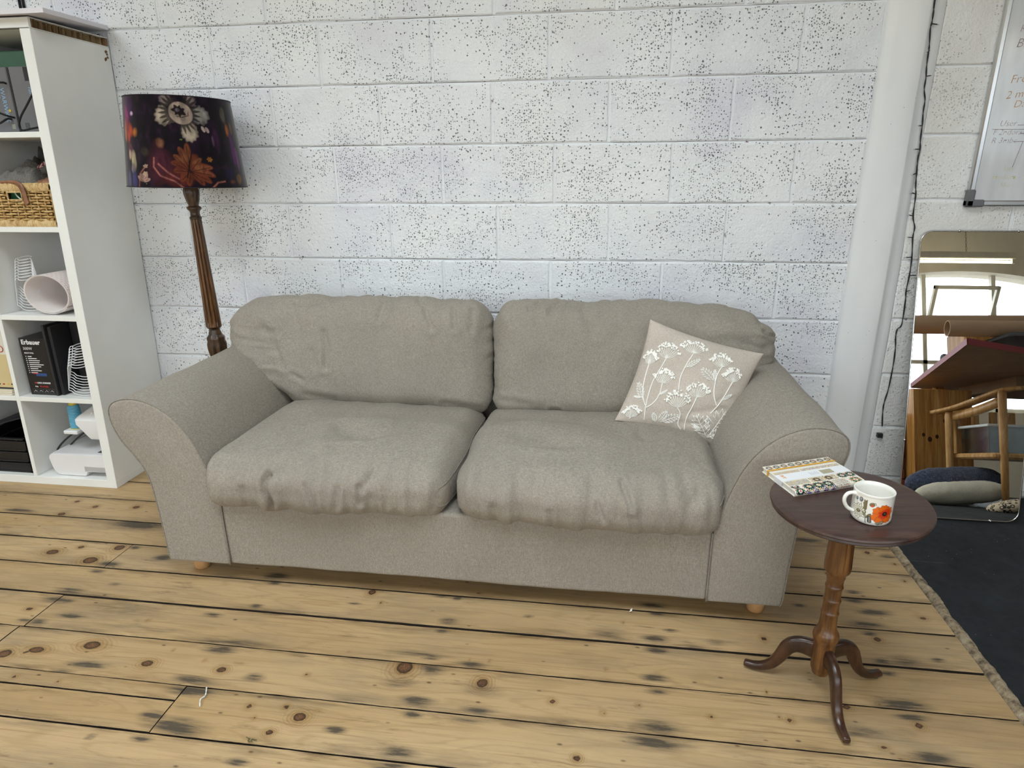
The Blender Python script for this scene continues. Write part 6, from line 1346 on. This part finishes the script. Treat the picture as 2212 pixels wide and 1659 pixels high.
# ================================================================== mirror leaning on the wall
MBL = Vector((1.612, -.248, .012)); mtop = Vector((1.606, -.016, 1.077)); mw_ = .427; mex = Vector((1, 0, 0)); mez = (mtop-MBL); mhh = mez.length; mez.normalize(); mez = (mez-mex*mez.dot(mex)).normalized(); mny = mez.cross(mex)   # towards the wall or the room
if mny.y > 0: mny = -mny
MIR = thing('mirror', (MBL.x+mw_/2, -.2, 0), 'tall frameless mirror with rounded corners leaning on the wall below the whiteboard', 'mirror')
def rrect(w, h, r, n=8):
    out = []
    for cx, cy, a0 in ((w-r, r, -90), (w-r, h-r, 0), (r, h-r, 90), (r, r, 180)):
        for k in range(n+1): a = math.radians(a0+90*k/n); out.append((cx+r*math.cos(a), cy+r*math.sin(a)))
    return out
mp = rrect(mw_, mhh, .042)
def mpt(p, d): return MBL+mex*p[0]+mez*p[1]+mny*d
T = NT('mirror_silver'); T.out((.93, .94, .94, 1), 0.0, metal=1.0); M_MIRROR = T.m
mb = MB(); mb.prism(mp, lambda p: mpt(p, .0), lambda p: mpt(p, -.004)); gl_ = mb.build('glass', M_MIRROR, MIR, smooth=False, fix=True)
mb = MB(); mb.tube([mpt(p, -.001) for p in mp], .0032, 8, closed=True); mb.build('edge_trim', simple('chrome', '#c8c8c8', .15, 1.0), MIR)
mb = MB(); mb.prism(rrect(mw_-.01, mhh-.01, .04), lambda p: mpt((p[0]+.005, p[1]+.005), -.0045), lambda p: mpt((p[0]+.005, p[1]+.005), -.010)); mb.build('backing', simple('brown_backing', '#6b5640', .8), MIR, smooth=False, fix=True)
for (x, y) in ((.13, mhh), (.33, mhh), (.13, 0), (.33, 0), (mw_, .3), (0, .3)):
    mb = MB(); mb.sphere(mpt((x, y), .001), .0055, 8, 6); mb.build('clip', simple('chrome', '#c8c8c8'), MIR)
# ================================================================== the other side of the workshop (seen in the mirror)
M_PINE = wood_mat('knotty_pine', '#8d5a26', '#c08a45', '#d8ab68', .45, (16, 16, 1.2), 2); M_BIRCH = wood_mat('pale_beech', '#a9773f', '#c99a5f', '#dcb580', .4, (20, 20, 3), 2)
M_UND = simple('brown_board_underside', '#a2866c', .7, var=.1); M_REDE = simple('red_edge', '#8c2f38', .5)
WBE = thing('drafting_table', (3.2, -2.0, 0), 'large table with red edge standing across the room, seen in the mirror', 'table')
A_, B_, C_, D_ = Vector((2.34, -1.12, .87)), Vector((2.88, -2.95, .87)), Vector((4.25, -3.35, .87)), Vector((3.75, -1.90, .87))
mb = MB(); mb.add([A_, B_, C_, D_]+[v+Vector((0, 0, .03)) for v in (A_, B_, C_, D_)], [(3, 2, 1, 0), (4, 5, 6, 7), (0, 1, 5, 4), (1, 2, 6, 5), (2, 3, 7, 6), (3, 0, 4, 7)]); mb.build('table_top', M_UND, WBE, smooth=False, fix=True)
cc = (A_+B_+C_+D_)/4
for p_, q_ in ((A_, B_), (B_, C_), (C_, D_), (D_, A_)):
    mb = MB(); n_ = (p_+q_)/2-cc; n_.z = 0; n_.normalize(); vs = [p_, q_, q_+Vector((0, 0, .034)), p_+Vector((0, 0, .034))]; vs = [v+n_*.001+Vector((0, 0, -.004)) for v in vs]; vs += [v+n_*.006 for v in vs]; mb.add(vs, [(0, 1, 2, 3), (4, 5, 6, 7), (0, 1, 5, 4), (2, 3, 7, 6), (1, 2, 6, 5), (3, 0, 4, 7)]); mb.build('edge_strip', M_REDE, WBE, smooth=False, fix=True)
for (x, y) in ((3.55, -1.92), (4.1, -3.2), (3.05, -2.9)):
    mb = MB(); mb.box(x-.03, x+.03, y-.03, y+.03, .006, .87, .003); mb.build('leg', M_PINE, WBE, smooth=False)
mb = MB(); mb.box(3.2, 3.7, -2.9, -2.2, .8, .87); mb.build('apron', M_UND, WBE, smooth=False)
CAB = thing('pine_cabinet', (2.80, -2.55, .006), 'knotty pine cabinet under the red edged table, seen in the mirror', 'cabinet')
for k in range(5): mb = MB(); mb.box(2.60+k*.075, 2.674+k*.075, -2.312, -2.295, .01, .775, .002); o = mb.build('board', M_PINE, CAB, smooth=False)
mb = MB(); mb.box(2.60, 2.975, -2.78, -2.313, .006, .78, .003); mb.build('carcass', M_PINE, CAB, smooth=False)
M_KNOT = simple('knot_brown', '#3c2210', .5)
for x, z, r in ((2.66, .46, .010), (2.70, .43, .014), (2.745, .45, .011), (2.71, .12, .009), (2.80, .56, .013), (2.735, .22, .006)):
    mb = MB(); mb.lathe([(.0001, 0), (r, 0)], (x, -2.2945+.0*x-.0006+.0, z), 14, axis=Matrix.Rotation(math.pi/2, 3, 'X') @ Matrix.Diagonal((1, 1.3, 1)), cap=False); mb.v = [(v[0], -2.2945, v[2]) for v in mb.v]; mb.build('knot', M_KNOT, CAB, smooth=False)
mb = MB(); mb.box(2.47, 2.585, -2.75, -2.4, .30, .62, .01); rc = mb.build('red_crate', simple('red_plastic', '#b3252c', .4), smooth=False); tag(rc, 'red plastic crate beside the pine cabinet, seen in the mirror', 'crate')
BRK = thing('brick_stack', (2.53, -2.57, .006), 'low stack of red bricks under the red crate, seen in the mirror', 'bricks')
for k in range(4): mb = MB(); mb.box(2.46+.006*(k % 2), 2.585, -2.74, -2.41, .006+k*.0735, .006+k*.0735+.069, .004); mb.build('brick', simple('red_brick', '#8c4a35', .85, var=.2, bump=.4), BRK, smooth=False)
# chair
CH = thing('wooden_armchair', (3.05, -1.95, .006), 'pale wooden armchair frame by the table, seen in the mirror', 'chair')
for (x, y, h) in ((2.825, -1.70, .70), (2.74, -2.13, .60), (3.32, -1.74, .70), (3.30, -2.18, .62)): mb = MB(); mb.lathe([(.017, 0), (.021, .25), (.023, h-.03), (.020, h)], (x, y, .006), 16); mb.build('leg', M_BIRCH, CH)
def slab(pts, w, wd, th, name, par=CH, mat=M_BIRCH):
    return strip(name, pts, w, wd, mat, None, None, th, None, par)
slab([(2.70, -2.22, .608), (2.755, -2.05, .632), (2.80, -1.86, .672), (2.84, -1.70, .708), (2.90, -1.63, .716), (2.98, -1.61, .715)], .030, (1, .25, 0), .022, 'arm_rest')
slab([(3.30, -2.25, .615), (3.31, -1.95, .66), (3.32, -1.65, .708)], .030, (1, .1, 0), .022, 'arm_rest')
slab([(2.76, -2.11, .575), (2.79, -1.9, .600), (2.82, -1.72, .640)], .012, (1, 0, 0), .05, 'side_rail'); slab([(2.98, -1.63, .70), (3.15, -1.66, .70), (3.32, -1.68, .70)], .02, (0, 1, 0), .03, 'cross_rail')
mb = MB(); mb.box(2.77, 3.31, -2.15, -1.70, .30, .335, .01); mb.build('seat', M_BIRCH, CH, smooth=False)
for k in range(5): mb = MB(); mb.box(2.80+k*.11, 2.84+k*.11, -2.20, -2.17, .335, .62, .004); mb.build('back_slat', M_BIRCH, CH, smooth=False)
M_CLB = glass_mat('clear_blue_plastic', (.62, .74, .80, 1), .15, .72)
TUB = thing('storage_box', (2.95, -1.95, .336), 'clear plastic storage box on the wooden chair, seen in the mirror', 'box')
for (x0, x1, y0, y1, z0, z1) in ((2.80, 3.10, -1.80, -1.797, .337, .50), (2.80, 3.10, -2.10, -2.097, .337, .50), (2.80, 2.803, -2.10, -1.797, .337, .50), (3.097, 3.10, -2.10, -1.797, .337, .50), (2.80, 3.10, -2.10, -1.797, .3365, .3395)): mb = MB(); mb.box(x0, x1, y0, y1, z0, z1); mb.build('wall', M_CLB, TUB, smooth=False)
mb = MB(); mb.box(2.785, 3.115, -2.115, -1.782, .495, .512, .004); mb.build('lid', simple('white_lid', '#dfe6e8', .3), TUB, smooth=False)
lump('blue_fabric', 2.90, -1.95, .341, .09, .12, .14, 3.7, simple('petrol_blue_cloth', '#2f5566', .8), 'petrol blue cloth inside the clear storage box, seen in the mirror', .2, 24)['group'] = 'cloth in the storage box'
# bolster cushion, knitted blanket, leopard cushion
def bolster(name, x0, x1, y, z, ry, rz, mat, label, seed, cat='cushion'):
    mb = MB()
    def f(a, b):
        t = a*2-1; e = (1-abs(t)**3.2)**.5 if abs(t) < 1 else 0; an = b*2*math.pi; w = 1+.05*noise.noise(Vector((a*6, math.cos(an)*2, math.sin(an)*2+seed)))+.04*noise.noise(Vector((a*22, an*2, seed)))
        return (x0+(x1-x0)*a, y+(a-.5)*.05+ry*e*w*math.cos(an), max(.0065, z+(a-.3)*.05+rz*e*w*math.sin(an)))
    mb.grid(60, 28, f, cv=True); return tag(mb.build(name, mat), label, cat)
bolster('bolster_cushion', 2.40, 2.90, -1.835, .077, .085, .070, fabric_mat('calico', '#b8b29c', '#d0cbb6', '#ddd9c8', 1, .2), 'cream calico cushion lying on the concrete floor, seen in the mirror', 2.0)
bolster('knitted_blanket', 2.42, 2.98, -2.01, .135, .075, .10, fabric_mat('blue_knit', '#2a3040', '#454d62', '#68718a', .35, .9), 'dark blue knitted blanket behind the cream cushion, seen in the mirror', 7.0, 'blanket')
T = NT('leopard_print'); p = T.objc(); V = T.voro(p, 45); r_ = V.outputs['Distance']
M_LEO = T.out(T.mix(T.math('MULTIPLY', T.maprange(r_, .22, .30, 0, 1), T.maprange(r_, .50, .42, 0, 1)), srgb('#c9b79a'), srgb('#1d1712')), .8)
bolster('leopard_cushion', 2.50, 2.72, -1.26, .03, .07, .035, M_LEO, 'leopard print cushion at the foot of the mirror reflection', 4.0)
# cardboard tubes on the table
M_TUBE = simple('cardboard_tube', '#b39579', .75, var=.06, vs=6); M_TUBEI = simple('cardboard_tube_inside', '#96775c', .8)
def tube_obj(a, b, r, label, grp):
    a, b = Vector(a), Vector(b); d = (b-a).normalized(); mb = MB(); t = thing('cardboard_tube', tuple(a), label, 'tube', grp)
    s_ = d.cross(Vector((0, 0, 1))).normalized(); u_ = s_.cross(d)
    def ringp(c, rr_): return [c+(s_*math.cos(k*math.pi/14)+u_*math.sin(k*math.pi/14))*rr_ for k in range(28)]
    vs = ringp(a, r)+ringp(b, r)+ringp(b, r*.86)+ringp(a, r*.86); fs = []
    for j in range(4):
        for k in range(28): fs.append((j*28+k, j*28+(k+1) % 28, ((j+1) % 4)*28+(k+1) % 28, ((j+1) % 4)*28+k))
    mb.add(vs, fs); mb.build('tube', M_TUBE, t, angle=40, fix=True); return t
tube_obj((2.64, -1.92, 1.125), (4.1, -1.75, 1.105), .052, 'thick cardboard tube on the table with its open end facing the mirror', 'cardboard tubes on the table')
tube_obj((2.25, -2.78, 1.325), (4.2, -2.48, 1.300), .070, 'longer thicker tube further back on the table, seen in the mirror', 'cardboard tubes on the table')
mb = MB(); mb.box(2.86, 3.98, -2.02, -1.66, .9045, 1.062, .03); tag(mb.build('fabric_bolt', simple('charcoal_cloth_bolt', '#3f3f41', .85, var=.15), smooth=True), 'dark bolt of cloth under the front cardboard tube, seen in the mirror', 'cloth')
mb = MB(); mb.box(3.02, 4.1, -2.70, -2.45, .9045, 1.232, .01); tag(mb.build('timber_box', M_PINE, smooth=False), 'pine box on the table carrying the rear tube', 'box')
TRO = thing('upturned_trolley', (2.83, -2.5, .9045), 'upturned wooden trolley with black castors on the table edge', 'trolley')
mb = MB(); mb.box(2.79, 3.0, -2.42, -2.12, .9045, .935, .003); mb.build('deck', M_PINE, TRO, smooth=False)
for (x, y) in ((2.84, -2.17), (2.84, -2.37), (2.96, -2.17), (2.96, -2.37)):
    mb = MB(); mb.lathe([(.008, -.014), (.030, -.014), (.034, -.008), (.034, .008), (.030, .014), (.008, .014)], (x, y, 1.005), 20, axis=Matrix.Rotation(math.pi/2, 3, 'Y')); c_ = mb.build('castor', simple('black_rubber', '#1b1b1d', .6), TRO, angle=40); mb = MB(); mb.box(x-.020, x+.020, y-.016, y+.016, .935, .99, .003); mb.build('fork', M_MET, c_, smooth=False)
# fluorescent batten hanging on chains
def emis(name, col, s):
    T = NT(name); T.out((1, 1, 1, 1), .5, Emission_Color=col, Emission_Strength=s); return T.m
M_TUBL = emis('lit_fluorescent', (1.0, .86, .55, 1), 14)
for (x0, x1, y, lab) in ((3.05, 4.55, -4.45, 'lit fluorescent batten on chains by the right windows'), (-.2, 1.3, -4.45, 'lit fluorescent batten on chains by the middle windows'), (-3.2, -1.7, -4.45, 'lit fluorescent batten on chains by the left windows')):
    F_ = thing('strip_light', ((x0+x1)/2, y, 2.36), lab, 'light', 'fluorescent battens along the windows'); z = 2.40
    mb = MB(); mb.box(x0, x1, y-.03, y+.03, z, z+.07, .006); mb.build('housing', simple('cream_enamel', '#d8d3c2', .5), F_, smooth=False)
    for xe in (x0+.02, x1-.02): mb = MB(); mb.box(xe-.012, xe+.012, y-.014, y+.014, z-.045, z, .002); mb.build('lamp_holder', simple('cream_enamel', '#d8d3c2'), F_, smooth=False)
    mb = MB(); mb.tube([(x0+.035, y, z-.028), (x1-.035, y, z-.028)], .013, 12); mb.build('tube', M_TUBL, F_)
    for xc in (x0+.45, x1-.45):
        mb = MB(); n_ = int((ZC-z-.07)/.03); 
        for k in range(n_): mb.tube([(xc+(.007*math.cos(a) if k % 2 else 0), y+(0 if k % 2 else .007*math.cos(a)), z+.07+.015+k*.03+.016*math.sin(a)) for a in [i*math.pi/5 for i in range(10)]], .0018, 4, closed=True)
        ch_ = mb.build('chain', simple('dark_chain', '#5c5648', .5, .6), F_); ch_['kind'] = 'stuff'
# ================================================================== bits on the floor
mb = MB(); mb.tube(bez([(-.560, -1.418, .003), (-.553, -1.430, .004), (-.546, -1.447, .003), (-.549, -1.462, .005), (-.538, -1.482, .003)], 6), [.0012+.0012*abs(math.sin(i*.8)) for i in range(25)], 5)
tag(mb.build('lint_wisp', simple('white_lint', '#d8d6d0', .9)), 'white wisp of lint on the board with the end joint', 'lint')
mb = MB(); Rg = random.Random(4)
for k in range(14): a = Rg.random()*6.28; c = Vector((-.355+Rg.uniform(-.010, .010), -1.562+Rg.uniform(-.005, .005), .002)); mb.tube([c, c+Vector((.008*math.cos(a), .005*math.sin(a), .003))], .0009, 4)
o = tag(mb.build('dried_moss', simple('dull_green_fibre', '#55582f', .9)), 'tuft of dried green fibres on the front board', 'debris', kind='stuff')
mb = MB(); mb.add([(.557, -.961, .002), (.561, -.956, .009), (.566, -.959, .016), (.565, -.963, .008)], [(0, 1, 2, 3)]); tag(mb.build('paper_scrap', simple('white_scrap', '#e0dedb', .8)), 'tiny white scrap on the floor before the sofa base', 'scrap')
mb = MB(); mb.box(1.187, 1.203, -1.158, -1.150, .0015, .005, .001); tag(mb.build('green_chip', simple('dull_green_chip', '#474c34', .8), smooth=False), 'small dull green chip on the boards near the table', 'debris')
